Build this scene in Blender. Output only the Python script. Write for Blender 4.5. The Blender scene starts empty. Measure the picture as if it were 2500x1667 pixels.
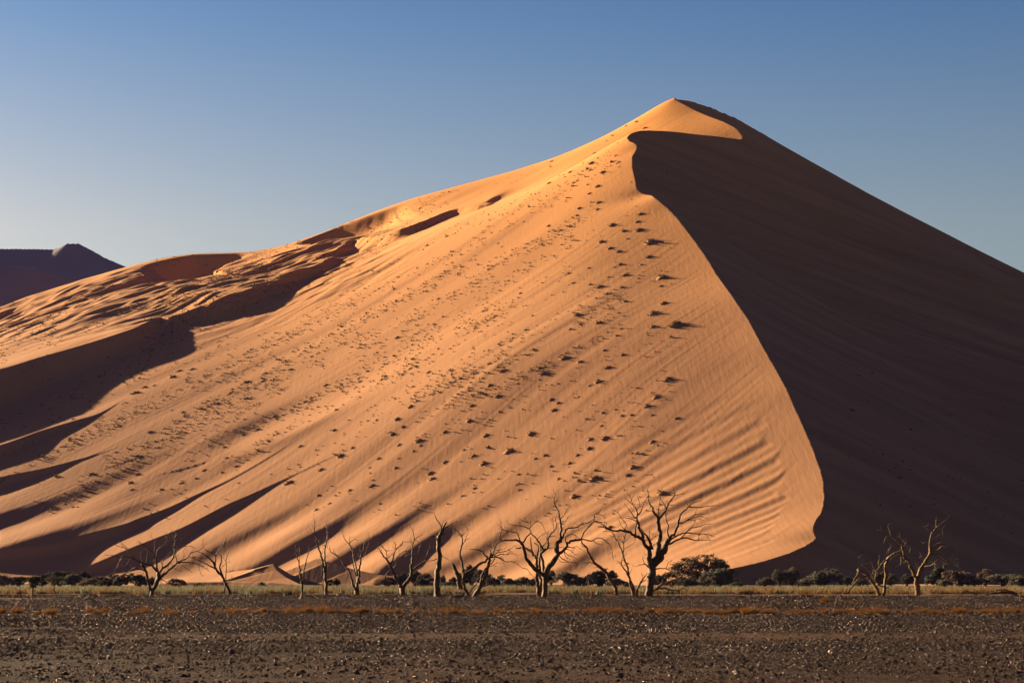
import bpy, bmesh, math, random, time
import numpy as np
from mathutils import Vector, Matrix
T0 = time.time()
QUICK = False
# ---------------------------------------------------------------- camera constants
F = 4861.0          # focal length in pixels of the 2500 px wide photograph (70 mm on full frame)
HY = 1412.0         # eye level row
EYE = 1.1
SUN_EL = math.radians(14.5)
SUN_PH = math.radians(34.5)      # plan angle of the light's travel, turned from +X towards the camera
scene = bpy.context.scene
COL = scene.collection

def at(px, py, Y):
    return ((px - 1250.0) / F * Y, Y, EYE + (HY - py) / F * Y)

def tag(o, label=None, cat=None, group=None, kind=None):
    if label: o['label'] = label
    if cat: o['category'] = cat
    if group: o['group'] = group
    if kind: o['kind'] = kind
    return o

def empty(name, loc, label, cat, group=None):
    o = bpy.data.objects.new(name, None)
    o.location = loc; o.empty_display_size = 0.3
    COL.objects.link(o)
    return tag(o, label, cat, group)

def mesh_obj(name, verts, faces, mat, parent=None, smooth=False, loc=(0, 0, 0)):
    me = bpy.data.meshes.new(name)
    if isinstance(verts, np.ndarray):
        faces = np.asarray(faces)
        n = faces.shape[1]
        me.vertices.add(len(verts)); me.vertices.foreach_set('co', verts.astype(np.float32).ravel())
        me.loops.add(faces.size); me.loops.foreach_set('vertex_index', faces.astype(np.int32).ravel())
        me.polygons.add(len(faces))
        me.polygons.foreach_set('loop_start', np.arange(0, faces.size, n, dtype=np.int32))
        me.update(calc_edges=True)
    else:
        me.from_pydata(verts, [], faces); me.update()
    if smooth:
        me.polygons.foreach_set('use_smooth', np.ones(len(me.polygons), dtype=bool))
    me.materials.append(mat)
    o = bpy.data.objects.new(name, me); o.location = loc
    COL.objects.link(o)
    if parent: o.parent = parent
    return o

# ---------------------------------------------------------------- numpy noise
_rs = np.random.RandomState(11)
_P = _rs.rand(256, 256).astype(np.float64)
def vnoise(x, y):
    xi = np.floor(x).astype(np.int64); yi = np.floor(y).astype(np.int64)
    fx = x - xi; fy = y - yi
    fx = fx*fx*fx*(fx*(fx*6-15)+10); fy = fy*fy*fy*(fy*(fy*6-15)+10)
    a = _P[xi & 255, yi & 255]; b = _P[(xi+1) & 255, yi & 255]
    c = _P[xi & 255, (yi+1) & 255]; d = _P[(xi+1) & 255, (yi+1) & 255]
    return (a*(1-fx)+b*fx)*(1-fy)+(c*(1-fx)+d*fx)*fy - 0.5
def fbm(x, y, o=3):
    s = 0; a = 1.0
    for k in range(o):
        s = s + a*vnoise(x*2**k+17.3*k, y*2**k+9.1*k); a *= 0.5
    return s
def sstep(a, b, x):
    t = np.clip((x-a)/(b-a), 0, 1); return t*t*(3-2*t)
# ---------------------------------------------------------------- the dune as a height field in world metres
CREST = [  # px, py, depth
 (1700,1402,338),(1790,1383,345),(1870,1364,349),(1930,1345,353),(1968,1328,358),(1995,1310,364),(1986,1285,370),(1994,1265,376),(2008,1245,382),(2014,1215,390),(2012,1170,400),
 (2004,1140,407),(1990,1100,416),(1976,1065,424),(1960,1030,432),(1940,985,443),(1920,940,454),(1892,890,469),(1860,835,486),(1828,775,508),(1790,720,530),
 (1750,665,558),(1720,615,580),(1690,575,597),(1660,535,614),(1632,505,628),(1600,480,640),(1592,474,646),(1570,470,652),(1556,458,657),(1553,440,664),(1546,410,678),(1545,380,692),
 (1556,358,702),(1553,348,706),(1538,342,711),(1532,334,717),(1540,325,723),(1560,318,730),(1600,317,740),(1650,320,751),(1700,326,761),(1750,331,770),(1790,336,777),(1812,338,783),
 (1815,330,790),(1800,312,803),(1770,296,818),(1735,283,834),(1700,268,851),(1672,253,863),(1655,244,870),(1648,238,874)]
CR = np.array([at(*c) for c in CREST])
def densify(P, step):
    out = [P[0]]
    for a, b in zip(P[:-1], P[1:]):
        n = max(1, int(np.linalg.norm(b[:2]-a[:2])/step))
        for k in range(1, n+1): out.append(a+(b-a)*k/n)
    return np.array(out)
CRD = densify(CR, 2.0)
BACK = np.array([at(*c) for c in [(1652,240,878),(1675,241,892),(1700,246,902),(1745,262,912),(1790,285,920),(1850,320,925),(1930,369,922),(2000,411,915)]])
CRD = np.concatenate([CRD, densify(BACK, 2.0)])

SIL = [(1560,284,876),(1450,343,872),(1345,391,868),(1200,440,864),(1000,500,860),(850,551,852),(740,590,846),(640,617,840),(560,619,836),(470,620,832),(385,636,828),(310,652,820),(150,702,806),(0,748,790),(-250,815,760),(-700,930,700)]
FOOT = [(1560,345),(1400,368),(1200,385),(900,402),(600,416),(300,426),(0,432),(-400,436),(-900,436)]
ctrl = [at(*c) for c in CREST]
ctrl += [at(*c) for c in SIL]
ctrl += [((px-1250)/F*Y, Y, -0.5) for px, Y in FOOT]
ctrl += [((px-1250)/F*(Y-60), Y-60, -14.) for px, Y in FOOT]
ctrl += [(22, 318, -3.), (50, 325, -1)]
# behind the skyline the ground falls again
for (px, py, Y) in SIL[::2]:
    x, y, z = at(px, py, Y)
    ctrl.append((x-15, y+70, z-34)); 
x, y, z = at(*CREST[-1]); ctrl.append((x+5, y+80, z-40))
for px in (-700, -300, 0, 300, 600, 900, 1200, 1400):
    yf = np.interp(px, [f[0] for f in FOOT[::-1]], [f[1] for f in FOOT[::-1]])
    ss = sorted(SIL)
    ys = np.interp(px, [a[0] for a in ss], [a[2] for a in ss]); ps = np.interp(px, [a[0] for a in ss], [a[1] for a in ss])
    zs = EYE+(HY-ps)/F*ys
    for t, k in ((0.25, 0.31), (0.5, 0.585), (0.75, 0.81), (0.9, 0.925)):
        if px == 1400 and t < 0.7: continue
        Yq = yf+(ys-yf)*t
        ctrl.append(((px-1250)/F*Yq, Yq, zs*k))
ctrl = np.array(ctrl)
def tps_fit(P, smooth=0.0):
    n = len(P); S = 200.0
    X = P[:, :2]/S
    d2 = ((X[:, None]-X[None])**2).sum(-1)
    K = 0.5*d2*np.log(d2+1e-12) + np.eye(n)*smooth
    A = np.zeros((n+3, n+3)); A[:n, :n] = K
    Q = np.c_[np.ones(n), X]; A[:n, n:] = Q; A[n:, :n] = Q.T
    w = np.linalg.solve(A, np.r_[P[:, 2], 0, 0, 0])
    return X, w, S
def tps_eval(fit, x, y):
    X, w, S = fit; sh = x.shape; x = x.ravel()/S; y = y.ravel()/S
    r = w[-3]+w[-2]*x+w[-1]*y
    for (cx, cy), wk in zip(X, w[:-3]):
        d2 = (x-cx)**2+(y-cy)**2
        r = r+wk*0.5*d2*np.log(d2+1e-12)
    return r.reshape(sh)
FIT = tps_fit(ctrl)

WPOLY = np.array([(c[0], c[1]) for c in CR] + [(CR[-1][0]+4, 900), (CR[-1][0]+10, 1400), (-1500, 1400), (-1500, 200), (22, 200), (24, 325)])
def inpoly(x, y, poly):
    r = np.zeros(x.shape, bool); j = len(poly)-1
    for i in range(len(poly)):
        xi, yi = poly[i]; xj, yj = poly[j]
        if yi != yj:
            c = ((yi > y) != (yj > y)) & (x < (xj-xi)*(y-yi)/(yj-yi)+xi)
            r ^= c
        j = i
    return r
def poly_dist(x, y, P, vals=None):
    """distance to polyline P, side (+ right of travel), interpolated values"""
    best = np.full(x.shape, 1e18); side = np.zeros(x.shape); tv = [np.zeros(x.shape) for _ in (vals or [])]
    par = np.zeros(x.shape); L = 0.0
    NR = []
    for k in range(len(P)-1):
        dx, dy = P[k+1][0]-P[k][0], P[k+1][1]-P[k][1]; l = math.hypot(dx, dy)+1e-9; NR.append((dy/l, -dx/l))
    for k in range(len(P)-1):
        ax, ay = P[k][:2]; bx, by = P[k+1][:2]; dx, dy = bx-ax, by-ay; l2 = dx*dx+dy*dy+1e-9
        t = np.clip(((x-ax)*dx+(y-ay)*dy)/l2, 0, 1)
        d2 = (x-ax-t*dx)**2+(y-ay-t*dy)**2
        m = d2 < best
        best = np.where(m, d2, best)
        cr = (x-ax)*dy-(y-ay)*dx
        u0 = NR[k]; um = NR[max(k-1, 0)]; up = NR[min(k+1, len(NR)-1)]
        cr = np.where(t <= 0, (x-ax)*(u0[0]+um[0])+(y-ay)*(u0[1]+um[1]), np.where(t >= 1, (x-bx)*(u0[0]+up[0])+(y-by)*(u0[1]+up[1]), cr))
        side = np.where(m, np.sign(cr), side)
        par = np.where(m, L+t*math.sqrt(l2), par); L += math.sqrt(l2)
        for q, v in enumerate(vals or []):
            tv[q] = np.where(m, v[k]+(v[k+1]-v[k])*t, tv[q])
    if vals and len(P) > 12:
        # soften the jumps where two stretches of a bent line are equally near
        ws = np.zeros(x.shape); acc = [np.zeros(x.shape) for _ in vals]; den = 0.10*best+3.0
        for k in range(len(P)-1):
            ax, ay = P[k][:2]; bx, by = P[k+1][:2]; dx, dy = bx-ax, by-ay; l2 = dx*dx+dy*dy+1e-9
            t = np.clip(((x-ax)*dx+(y-ay)*dy)/l2, 0, 1)
            w_ = np.exp(-((x-ax-t*dx)**2+(y-ay-t*dy)**2-best)/den)*math.sqrt(l2)
            ws += w_
            for q, v in enumerate(vals): acc[q] += w_*(v[k]+(v[k+1]-v[k])*t)
        tv = [a/ws for a in acc]
    return np.sqrt(best), side, par, tv, L

def east(x, y):
    r = np.full(x.shape, -1e9)
    for cx, cy, cz in CRD:
        d = np.sqrt((x-cx)**2+(y-cy)**2)
        r = np.maximum(r, cz-(0.66*d-0.00036*d*d))
    return r
def west_base(x, y):
    return tps_eval(FIT, x, y)
def soft0(z, k=1.2):
    return np.where(z > 8*k, z, k*np.log1p(np.exp(np.clip(z/k, -40, 40)))) - 0.35

def hit(px, py, dh=0.0, y0=325., y1=900.):
    if px < 1480: y0 = 365.
    if px < 1150: y0 = 385.
    """where the line of sight through a pixel meets the (raised) west face"""
    Y = np.arange(y0, y1, 1.0); X = (px-1250)/F*Y
    z = soft0(west_base(X, Y)) + dh
    row = HY-(z-EYE)/Y*F
    k = np.argmax(row <= py)
    if row[k] > py: k = len(Y)-1
    if k > 0:
        t = (row[k-1]-py)/(row[k-1]-row[k]+1e-9); Yh = Y[k-1]+t
    else: Yh = Y[0]
    return np.array([(px-1250)/F*Yh, Yh])

# ridges laid over the west face: pixels + height above the face; the far end first
# (list of (px,py,dh)), windward width, lee width, sharp
RIDGES = [
 # long secondary ridge running down the upper left
 ([(1235,487,0),(1170,497,1.6),(1100,508,2.6),(1000,545,3.2),(920,568,3.1),(850,588,2.6),(800,620,2.6),(770,634,3.0),(720,652,3.4),(640,684,4.6),(560,712,4.8),(520,728,4.2),(492,741,3.2),(465,752,2.6),(435,762,2.4),(410,766,2.5),(385,768,2.4),(330,793,3.8),(270,815,4.6),(180,842,5.4),(90,868,6.4),(0,895,7.5),(-150,930,9),(-400,1000,9),(-700,1080,8)], 60, 22, 'crest'),
 # skyline hummocks: the near side is scooped out
 ([(1010,498,0),(900,535,-6),(820,561,-7),(740,592,-6),(690,607,0)], 26, 16, 'cut'),
 ([(650,616,0),(600,618,-8),(560,619,-12),(470,621,-15),(385,637,-14),(340,649,-8),(310,656,0)], 30, 28, 'cut'),
 # finger ridges at the lower left
 ([(330,950,0),(250,1000,2),(180,1022,4.2),(90,1050,4),(0,1085,4),(-150,1130,4),(-500,1220,4)],26,14,'crest'),
 ([(330,1075,0),(250,1100,1.2),(180,1120,2),(100,1140,2.8),(0,1160,3),(-150,1200,3),(-500,1290,3)],24,12,'crest'),
 ([(700,985,0),(560,1020,2),(430,1080,2.4),(330,1115,2.4),(230,1155,2.6),(140,1192,3),(60,1220,3.4),(0,1238,3.6),(-120,1275,4),(-250,1310,3.4),(-420,1350,0)],20,12,'soft'),
 ([(640,1075,0),(560,1115,2.0),(480,1150,3.0),(390,1190,3.8),(300,1225,4.8),(200,1268,5.8),(128,1293,5.8),(60,1312,5.6),(0,1329,5.2),(-100,1350,3),(-220,1378,1.6),(-330,1395,0)],20,13,'soft'),
 ([(760,1060,0),(660,1120,1.2),(560,1175,2.2),(480,1212,3),(410,1246,3.4),(340,1272,3.6),(300,1290,3.6),(190,1322,3.4),(100,1348,2.6),(30,1364,1.8),(-60,1378,1.2),(-160,1393,0)],16,10,'crest'),
 ([(900,1085,0),(800,1130,1.2),(700,1175,2.2),(620,1212,3),(550,1243,3.4),(446,1297,3.6),(380,1322,3.4),(325,1341,3.2),(247,1371,2.4),(190,1393,1)],16,11,'crest'),
 ([(1020,1080,0),(920,1130,1.0),(820,1185,1.6),(700,1243,2.2),(630,1277,2.4),(565,1308,2.4),(490,1343,2),(430,1371,1.6),(357,1404,.8)],12,9,'soft'),
 ([(1250,990,0),(1130,1060,1.0),(1020,1130,1.8),(916,1200,2.6),(830,1255,3.4),(778,1289,3.8),(707,1323,4.0),(640,1357,3.4),(600,1378,3)],13,9,'soft'),
 ([(1420,970,0),(1300,1050,.8),(1180,1128,1.4),(1072,1199,2.4),(983,1251,3.3),(917,1297,4),(850,1333,4.2),(789,1368,4)],12,9,'soft'),
 ([(1500,1000,0),(1400,1070,.7),(1300,1142,1.2),(1200,1212,1.9),(1100,1272,2.6),(1008,1325,3.6),(942,1368,4),(880,1401,3.4)],11,8.5,'soft'),
 ([(1600,1040,0),(1500,1110,.7),(1420,1165,1.2),(1340,1220,1.6),(1240,1280,1.9),(1150,1335,2.2),(1080,1370,2.0),(1028,1394,1.5)],10,8,'soft'),
 ([(1640,1130,0),(1560,1185,.7),(1480,1235,1.1),(1400,1285,1.3),(1300,1335,1.3),(1200,1380,1)],9,8,'soft'),
 ([(1720,1180,0),(1640,1230,.7),(1560,1272,1.0),(1480,1315,1.4),(1400,1352,2.2),(1345,1385,2.2)],9,8,'soft'),
 ([(1130,850,0),(980,930,.8),(850,985,1.4),(740,1035,2.0),(640,1080,1.8),(560,1110,1)],14,10,'soft'),
 ([(900,900,0),(800,935,.9),(700,968,1.2),(600,1008,1.7),(520,1045,1.7),(430,1080,1.0)],18,16,'soft'),
]
RID = []
for pts, wl, wr, kind in RIDGES:
    n_ = len(pts)
    if wl < 50 and kind != 'cut': pts = [(a_, b_, c_*(0.10+0.55*min(1, max(0, 1.9*i_/(n_-1)-0.45)))) for i_, (a_, b_, c_) in enumerate(pts)]
    # smooth the traced line
    q_ = []
    for i_ in range(n_-1):
        p0, p1, p2, p3 = [np.array(pts[min(max(j_, 0), n_-1)], float) for j_ in (i_-1, i_, i_+1, i_+2)]
        for t_ in (0, .25, .5, .75):
            q_.append(tuple(0.5*((2*p1)+(p2-p0)*t_+(2*p0-5*p1+4*p2-p3)*t_*t_+(3*p1-p0-3*p2+p3)*t_**3)))
    pts = q_+[pts[-1]]
    P = [hit(px, py, max(dh, 0)) for px, py, dh in pts]
    RID.append((np.array(P), [p[2] for p in pts], wl, wr, kind))

def streak_axes(x, y):
    q = x*0.815-y*0.58; r = x*0.58+y*0.815
    return q, r

MOUNDS = [  # crest (px,py,depth), slope on the camera side, slope beyond
 ([(300,1424,354),(400,1414,352),(480,1404,350),(560,1396,348),(620,1388,346),(650,1380,345),(668,1376,344),(678,1392,341),(700,1409,337),(740,1429,331)], 0.22, 0.60),
 ([(735,1384,356),(770,1364,354),(800,1370,352),(860,1388,349),(930,1403,346),(1060,1413,344)], 0.28, 0.3),
 ([(290,1430,312),(440,1421,312),(560,1419,312),(660,1421,310),(760,1430,308)], 0.5, 0.08),
 ([(2235,1431,303),(2270,1424,303),(2310,1427,303),(2370,1431,303)], 0.16, 0.2),
]
def mounds(x, y):
    r = np.full(x.shape, -9.0)
    for pts, sa, sb in MOUNDS:
        P = np.array([at(*p) for p in pts])
        m = (np.abs(x-P[:, 0].mean()) < 60) & (np.abs(y-P[:, 1].mean()) < 60)
        if not m.any(): continue
        d, s, par, tv, L = poly_dist(x[m], y[m], [tuple(p) for p in P], [list(P[:, 2])])
        z = tv[0]-np.where(s > 0, sa, sb)*d
        r[m] = np.maximum(r[m], z)
    return r
def height(x, y):
    W = west_base(x, y)
    W = soft0(W)
    add = np.zeros_like(W)
    for P, dh, wl, wr, kind in RID:
        m = (x > P[:, 0].min()-4*wl) & (x < P[:, 0].max()+8*wr) & (y > P[:, 1].min()-4*max(wl, 2*wr)) & (y < P[:, 1].max()+4*max(wl, 2*wr))
        if not m.any(): continue
        d, s, par, tv, L = poly_dist(x[m], y[m], [tuple(p) for p in P], [dh])
        h = tv[0]
        # travel runs from the far/upper end to the near/lower end: lee (right of screen) lies on the left hand
        lee = s < 0
        jj = 1.0+0.0*h
        if kind == 'crest':
            pl = np.exp(-(d/wl)**1.3)
            pr = np.maximum(0, 1-d/wr); pr = pr*pr*(1.6-0.6*pr)*0.5+0.5*pr
            # steep lee: falls at the angle of repose
            drop = h-0.62*d
            kk = 0.02+0.22*np.clip(h, 0, 4)
            pr = np.log1p(np.exp(np.clip(drop/kk, -30, 30)))*kk/np.maximum(h, 0.02)
            pr = np.minimum(pr, 1.0)
        else:
            pl = np.exp(-(d/(wl*0.8))**2)
            dd = np.sqrt(d*d+1.0)-1.0
            pr = 1/(1+(dd/(wr*0.55))**3)
        a = h*np.where(lee, pr, pl)
        if kind == 'cut':
            t = d/wr; a = np.where(lee, h*t*t*np.exp(2*(1-t)), 0)*sstep(0, 12, L-par)
        a = a*sstep(0, 12, par)*sstep(6.5*wr+60, 5*wr+45, d)   # nothing beyond the ends
        add[m] += a
    dc, sc, pc, _, _ = poly_dist(x, y, [tuple(c) for c in CR])
    W = W + add*sstep(0, 25, dc)
    q, r = streak_axes(x, y)
    fade = sstep(7.5, 9.0, dc+1.6*vnoise(pc/6, pc*0+3)*2)
    low = sstep(2, 12, W)
    # soft downslope corrugation
    W = W + low*sstep(4, 40, dc)*(2.6*vnoise(q/52.+3, r/400.)+0.62*vnoise(q/17., r/200.)+0.24*vnoise(q/6.5, r/90.)+0.07*vnoise(q/2.6, r/40.)*np.clip(.5+2*vnoise(x/60., y/60.), 0, 1.5))
    W = W + low*0.035*vnoise(q/1.1, r/30.)*sstep(1, 6, dc)
    # crowded fan of ripples beside the lower crest
    z = W
    fan = sstep(470, 400, y)*sstep(330, 360, y)*fade*sstep(70, 22, dc)*low
    qf = x*0.6-y*0.8; rf = x*0.8+y*0.6
    phase = qf+5.5*vnoise(qf/22., rf/60.)
    W = W + fan*0.10*np.sin(phase*2*math.pi/8.5)*(0.7+1.1*vnoise(qf/12, rf/40)) + fan*0.06*np.sin(phase*2*math.pi/4.1+1.3)
    # hummocky upper left behind the long ridge
    hum = sstep(40, 75, W)*sstep(-20, -80, x)*sstep(600, 700, y)*sstep(805, 765, y)
    W = W + hum*(3.5*fbm(q/42., r/95., 3)+3.6*fbm(q/10.+5, r/34., 4)*np.clip(.7+1.6*vnoise(x/70., y/70.), .1, 1.4)+1.3*fbm(q/3.4+9, r/13., 2))
    E = east(x, y)
    E = soft0(E)
    E = E + 1.4*vnoise((x*0.35+y)/24., x/120.)*sstep(0, 40, dc) + 0.8*vnoise((x-y*0.3)/40., y/60.)*sstep(0, 30, dc) + sstep(2, 20, E)*sstep(0, 15, dc)*(0.5*vnoise((x*0.35+y)/7., x/90.)+0.16*vnoise((x*0.35+y)/2.2, x/40.))
    w = inpoly(x, y, WPOLY)
    H = np.where(w, W, E)
    M = mounds(x, y); k = 0.3
    return np.where(M > -2, H+k*np.log1p(np.exp(np.clip((M-H)/k, -40, 40))), H)

def build_dune(mat):
    st = 2.0 if QUICK else 1.0
    u = np.concatenate([np.arange(-0.62, -0.268, 0.003), np.arange(-0.268, 0.268, 0.00046*st), np.arange(0.268, 0.40, 0.003)])
    Y = np.concatenate([np.arange(296, 326, 0.5*st), np.arange(326, 358, 0.2*st), np.arange(358, 560, 0.5*st), np.arange(560, 900, 0.62*st), np.arange(900, 1080, 4)])
    U, YY = np.meshgrid(u, Y)
    X = U*YY
    Z = height(X, YY)
    ny, nx = X.shape
    v = np.stack([X, YY, Z], -1).reshape(-1, 3)
    i = np.arange(nx-1)[None]+np.arange(ny-1)[:, None]*nx
    f = np.stack([i, i+1, i+1+nx, i+nx], -1).reshape(-1, 4)
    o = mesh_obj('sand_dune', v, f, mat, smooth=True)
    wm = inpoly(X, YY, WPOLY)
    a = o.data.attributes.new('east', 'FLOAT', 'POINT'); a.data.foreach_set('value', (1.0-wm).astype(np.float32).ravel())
    tag(o, kind='structure')
    print('dune verts', len(v), 'time', time.time()-T0)
    return o, (u, Y, Z)
# ---------------------------------------------------------------- materials
def new_mat(name):
    m = bpy.data.materials.new(name); m.use_nodes = True
    nt = m.node_tree; nt.nodes.clear()
    out = nt.nodes.new('ShaderNodeOutputMaterial'); b = nt.nodes.new('ShaderNodeBsdfPrincipled')
    nt.links.new(b.outputs[0], out.inputs[0])
    return m, nt, b
def sand_mat(name, c1, c2, high=(1.50, 1.30, 0.66)):
    m, nt, b = new_mat(name)
    N = nt.nodes; L = nt.links
    tc = N.new('ShaderNodeTexCoord')
    n1 = N.new('ShaderNodeTexNoise'); n1.inputs['Scale'].default_value = 0.02; n1.inputs['Detail'].default_value = 6
    mp = N.new('ShaderNodeMapping'); mp.inputs['Rotation'].default_value = (0, 0, math.radians(30)); mp.inputs['Scale'].default_value = (1, 0.2, 1)
    L.new(tc.outputs['Object'], mp.inputs[0]); L.new(mp.outputs[0], n1.inputs[0])
    mx = N.new('ShaderNodeMix'); mx.data_type = 'RGBA'
    mx.inputs[6].default_value = (*c1, 1); mx.inputs[7].default_value = (*c2, 1)
    L.new(n1.outputs[0], mx.inputs[0])
    # more golden with height: the lit face's brighter top put into the colour
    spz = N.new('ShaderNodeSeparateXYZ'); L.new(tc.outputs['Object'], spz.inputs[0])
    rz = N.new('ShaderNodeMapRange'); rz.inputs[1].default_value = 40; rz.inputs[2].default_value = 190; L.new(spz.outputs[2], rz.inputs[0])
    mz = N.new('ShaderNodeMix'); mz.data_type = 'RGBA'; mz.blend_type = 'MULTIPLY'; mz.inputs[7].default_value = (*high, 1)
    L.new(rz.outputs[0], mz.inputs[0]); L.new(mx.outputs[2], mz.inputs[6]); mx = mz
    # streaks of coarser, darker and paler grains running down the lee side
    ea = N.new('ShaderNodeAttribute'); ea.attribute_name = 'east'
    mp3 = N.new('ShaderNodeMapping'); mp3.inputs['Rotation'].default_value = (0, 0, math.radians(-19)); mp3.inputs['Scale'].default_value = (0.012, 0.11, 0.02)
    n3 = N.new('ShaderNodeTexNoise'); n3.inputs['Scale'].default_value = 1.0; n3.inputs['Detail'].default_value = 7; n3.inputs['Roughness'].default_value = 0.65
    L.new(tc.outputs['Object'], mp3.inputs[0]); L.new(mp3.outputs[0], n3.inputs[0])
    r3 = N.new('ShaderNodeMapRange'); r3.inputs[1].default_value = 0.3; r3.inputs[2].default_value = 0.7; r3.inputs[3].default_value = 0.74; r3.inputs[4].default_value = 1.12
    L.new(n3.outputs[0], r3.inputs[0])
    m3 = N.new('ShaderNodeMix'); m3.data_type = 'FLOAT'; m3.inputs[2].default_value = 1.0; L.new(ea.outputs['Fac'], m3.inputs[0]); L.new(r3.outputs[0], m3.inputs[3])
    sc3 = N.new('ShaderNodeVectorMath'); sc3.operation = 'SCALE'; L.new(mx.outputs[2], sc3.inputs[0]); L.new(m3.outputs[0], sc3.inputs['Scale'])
    L.new(sc3.outputs[0], b.inputs['Base Color'])
    b.inputs['Roughness'].default_value = 0.9
    b.inputs['Specular IOR Level'].default_value = 0.1
    # fine downslope grooves and wind ripples
    n2 = N.new('ShaderNodeTexNoise'); n2.inputs['Scale'].default_value = 1.0; n2.inputs['Detail'].default_value = 5
    mp2 = N.new('ShaderNodeMapping'); mp2.inputs['Rotation'].default_value = (0, 0, math.radians(30)); mp2.inputs['Scale'].default_value = (1.1, 0.09, 0.3)
    L.new(tc.outputs['Object'], mp2.inputs[0]); L.new(mp2.outputs[0], n2.inputs[0])
    bp = N.new('ShaderNodeBump'); bp.inputs['Strength'].default_value = 0.5; bp.inputs['Distance'].default_value = 0.10
    L.new(n2.outputs[0], bp.inputs['Height']); L.new(bp.outputs[0], b.inputs['Normal'])
    return m
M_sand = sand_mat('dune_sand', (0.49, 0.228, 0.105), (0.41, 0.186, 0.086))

# ---------------------------------------------------------------- camera, sun, sky
cam_d = bpy.data.cameras.new('camera'); cam = bpy.data.objects.new('camera', cam_d); COL.objects.link(cam)
cam.location = (0, 0, EYE); cam.rotation_euler = (math.radians(90), 0, 0)
cam_d.sensor_width = 36; cam_d.lens = F/2500*36; cam_d.shift_y = (HY-833.5)/2500
cam_d.clip_start = 0.5; cam_d.clip_end = 20000
scene.camera = cam
sd = bpy.data.lights.new('sun', 'SUN'); sun = bpy.data.objects.new('sun', sd); COL.objects.link(sun)
sd.energy = 5.0; sd.angle = math.radians(0.5); sd.color = (1.0, 0.82, 0.52)
tosun = Vector((-math.cos(SUN_PH)*math.cos(SUN_EL), math.sin(SUN_PH)*math.cos(SUN_EL), math.sin(SUN_EL)))
sun.rotation_euler = tosun.to_track_quat('Z', 'Y').to_euler()
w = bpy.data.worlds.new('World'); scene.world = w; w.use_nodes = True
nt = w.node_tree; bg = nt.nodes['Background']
sky = nt.nodes.new('ShaderNodeTexSky'); sky.sky_type = 'NISHITA'; sky.sun_disc = False
sky.sun_elevation = SUN_EL
# sun_rotation: 0 = +Y, growing clockwise seen from above
sky.sun_rotation = math.atan2(tosun.x, tosun.y)
sky.dust_density = 2.0; sky.ozone_density = 5.0
# sky tint: pale and slightly warm low down, the unseen upper part dimmed violet to colour shadows
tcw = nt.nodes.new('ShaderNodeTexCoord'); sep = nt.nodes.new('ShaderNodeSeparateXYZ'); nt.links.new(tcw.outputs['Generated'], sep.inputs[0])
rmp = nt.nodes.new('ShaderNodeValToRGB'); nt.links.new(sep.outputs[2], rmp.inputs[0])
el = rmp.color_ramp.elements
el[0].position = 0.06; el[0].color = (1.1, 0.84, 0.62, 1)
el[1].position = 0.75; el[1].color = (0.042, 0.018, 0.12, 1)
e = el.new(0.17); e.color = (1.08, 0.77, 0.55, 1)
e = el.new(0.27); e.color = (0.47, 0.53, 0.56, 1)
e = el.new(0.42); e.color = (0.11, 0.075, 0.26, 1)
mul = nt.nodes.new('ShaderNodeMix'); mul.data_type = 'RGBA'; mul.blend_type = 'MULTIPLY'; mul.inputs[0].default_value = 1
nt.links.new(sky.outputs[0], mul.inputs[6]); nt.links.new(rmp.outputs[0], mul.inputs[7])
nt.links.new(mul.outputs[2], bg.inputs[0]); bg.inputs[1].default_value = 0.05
scene.view_settings.view_transform = 'Standard'; scene.view_settings.look = 'None'
scene.view_settings.exposure = 1.9; scene.view_settings.gamma = 1
# ---------------------------------------------------------------- dead trees
def bark_mat(name, c1, c2, rough=0.75):
    m, nt, b = new_mat(name); N = nt.nodes; L = nt.links
    tc = N.new('ShaderNodeTexCoord'); mp = N.new('ShaderNodeMapping'); mp.inputs['Scale'].default_value = (9, 9, 1.4)
    n = N.new('ShaderNodeTexNoise'); n.inputs['Scale'].default_value = 1.6; n.inputs['Detail'].default_value = 6
    L.new(tc.outputs['Object'], mp.inputs[0]); L.new(mp.outputs[0], n.inputs[0])
    r = N.new('ShaderNodeMapRange'); r.inputs[1].default_value = 0.35; r.inputs[2].default_value = 0.68
    L.new(n.outputs[0], r.inputs[0])
    mx = N.new('ShaderNodeMix'); mx.data_type = 'RGBA'; mx.inputs[6].default_value = (*c1, 1); mx.inputs[7].default_value = (*c2, 1)
    L.new(r.outputs[0], mx.inputs[0]); L.new(mx.outputs[2], b.inputs['Base Color'])
    b.inputs['Roughness'].default_value = rough; b.inputs['Specular IOR Level'].default_value = 0.35
    bp = N.new('ShaderNodeBump'); bp.inputs['Strength'].default_value = 0.9; bp.inputs['Distance'].default_value = 0.04
    L.new(n.outputs[0], bp.inputs['Height']); L.new(bp.outputs[0], b.inputs['Normal'])
    return m
M_bark = bark_mat('dead_bark', (0.04, 0.0145, 0.004), (0.21, 0.088, 0.026))
M_wood = bark_mat('weathered_wood', (0.065, 0.029, 0.008), (0.29, 0.155, 0.047))
M_log = bark_mat('dark_log', (0.03, 0.016, 0.009), (0.12, 0.07, 0.04))

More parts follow.
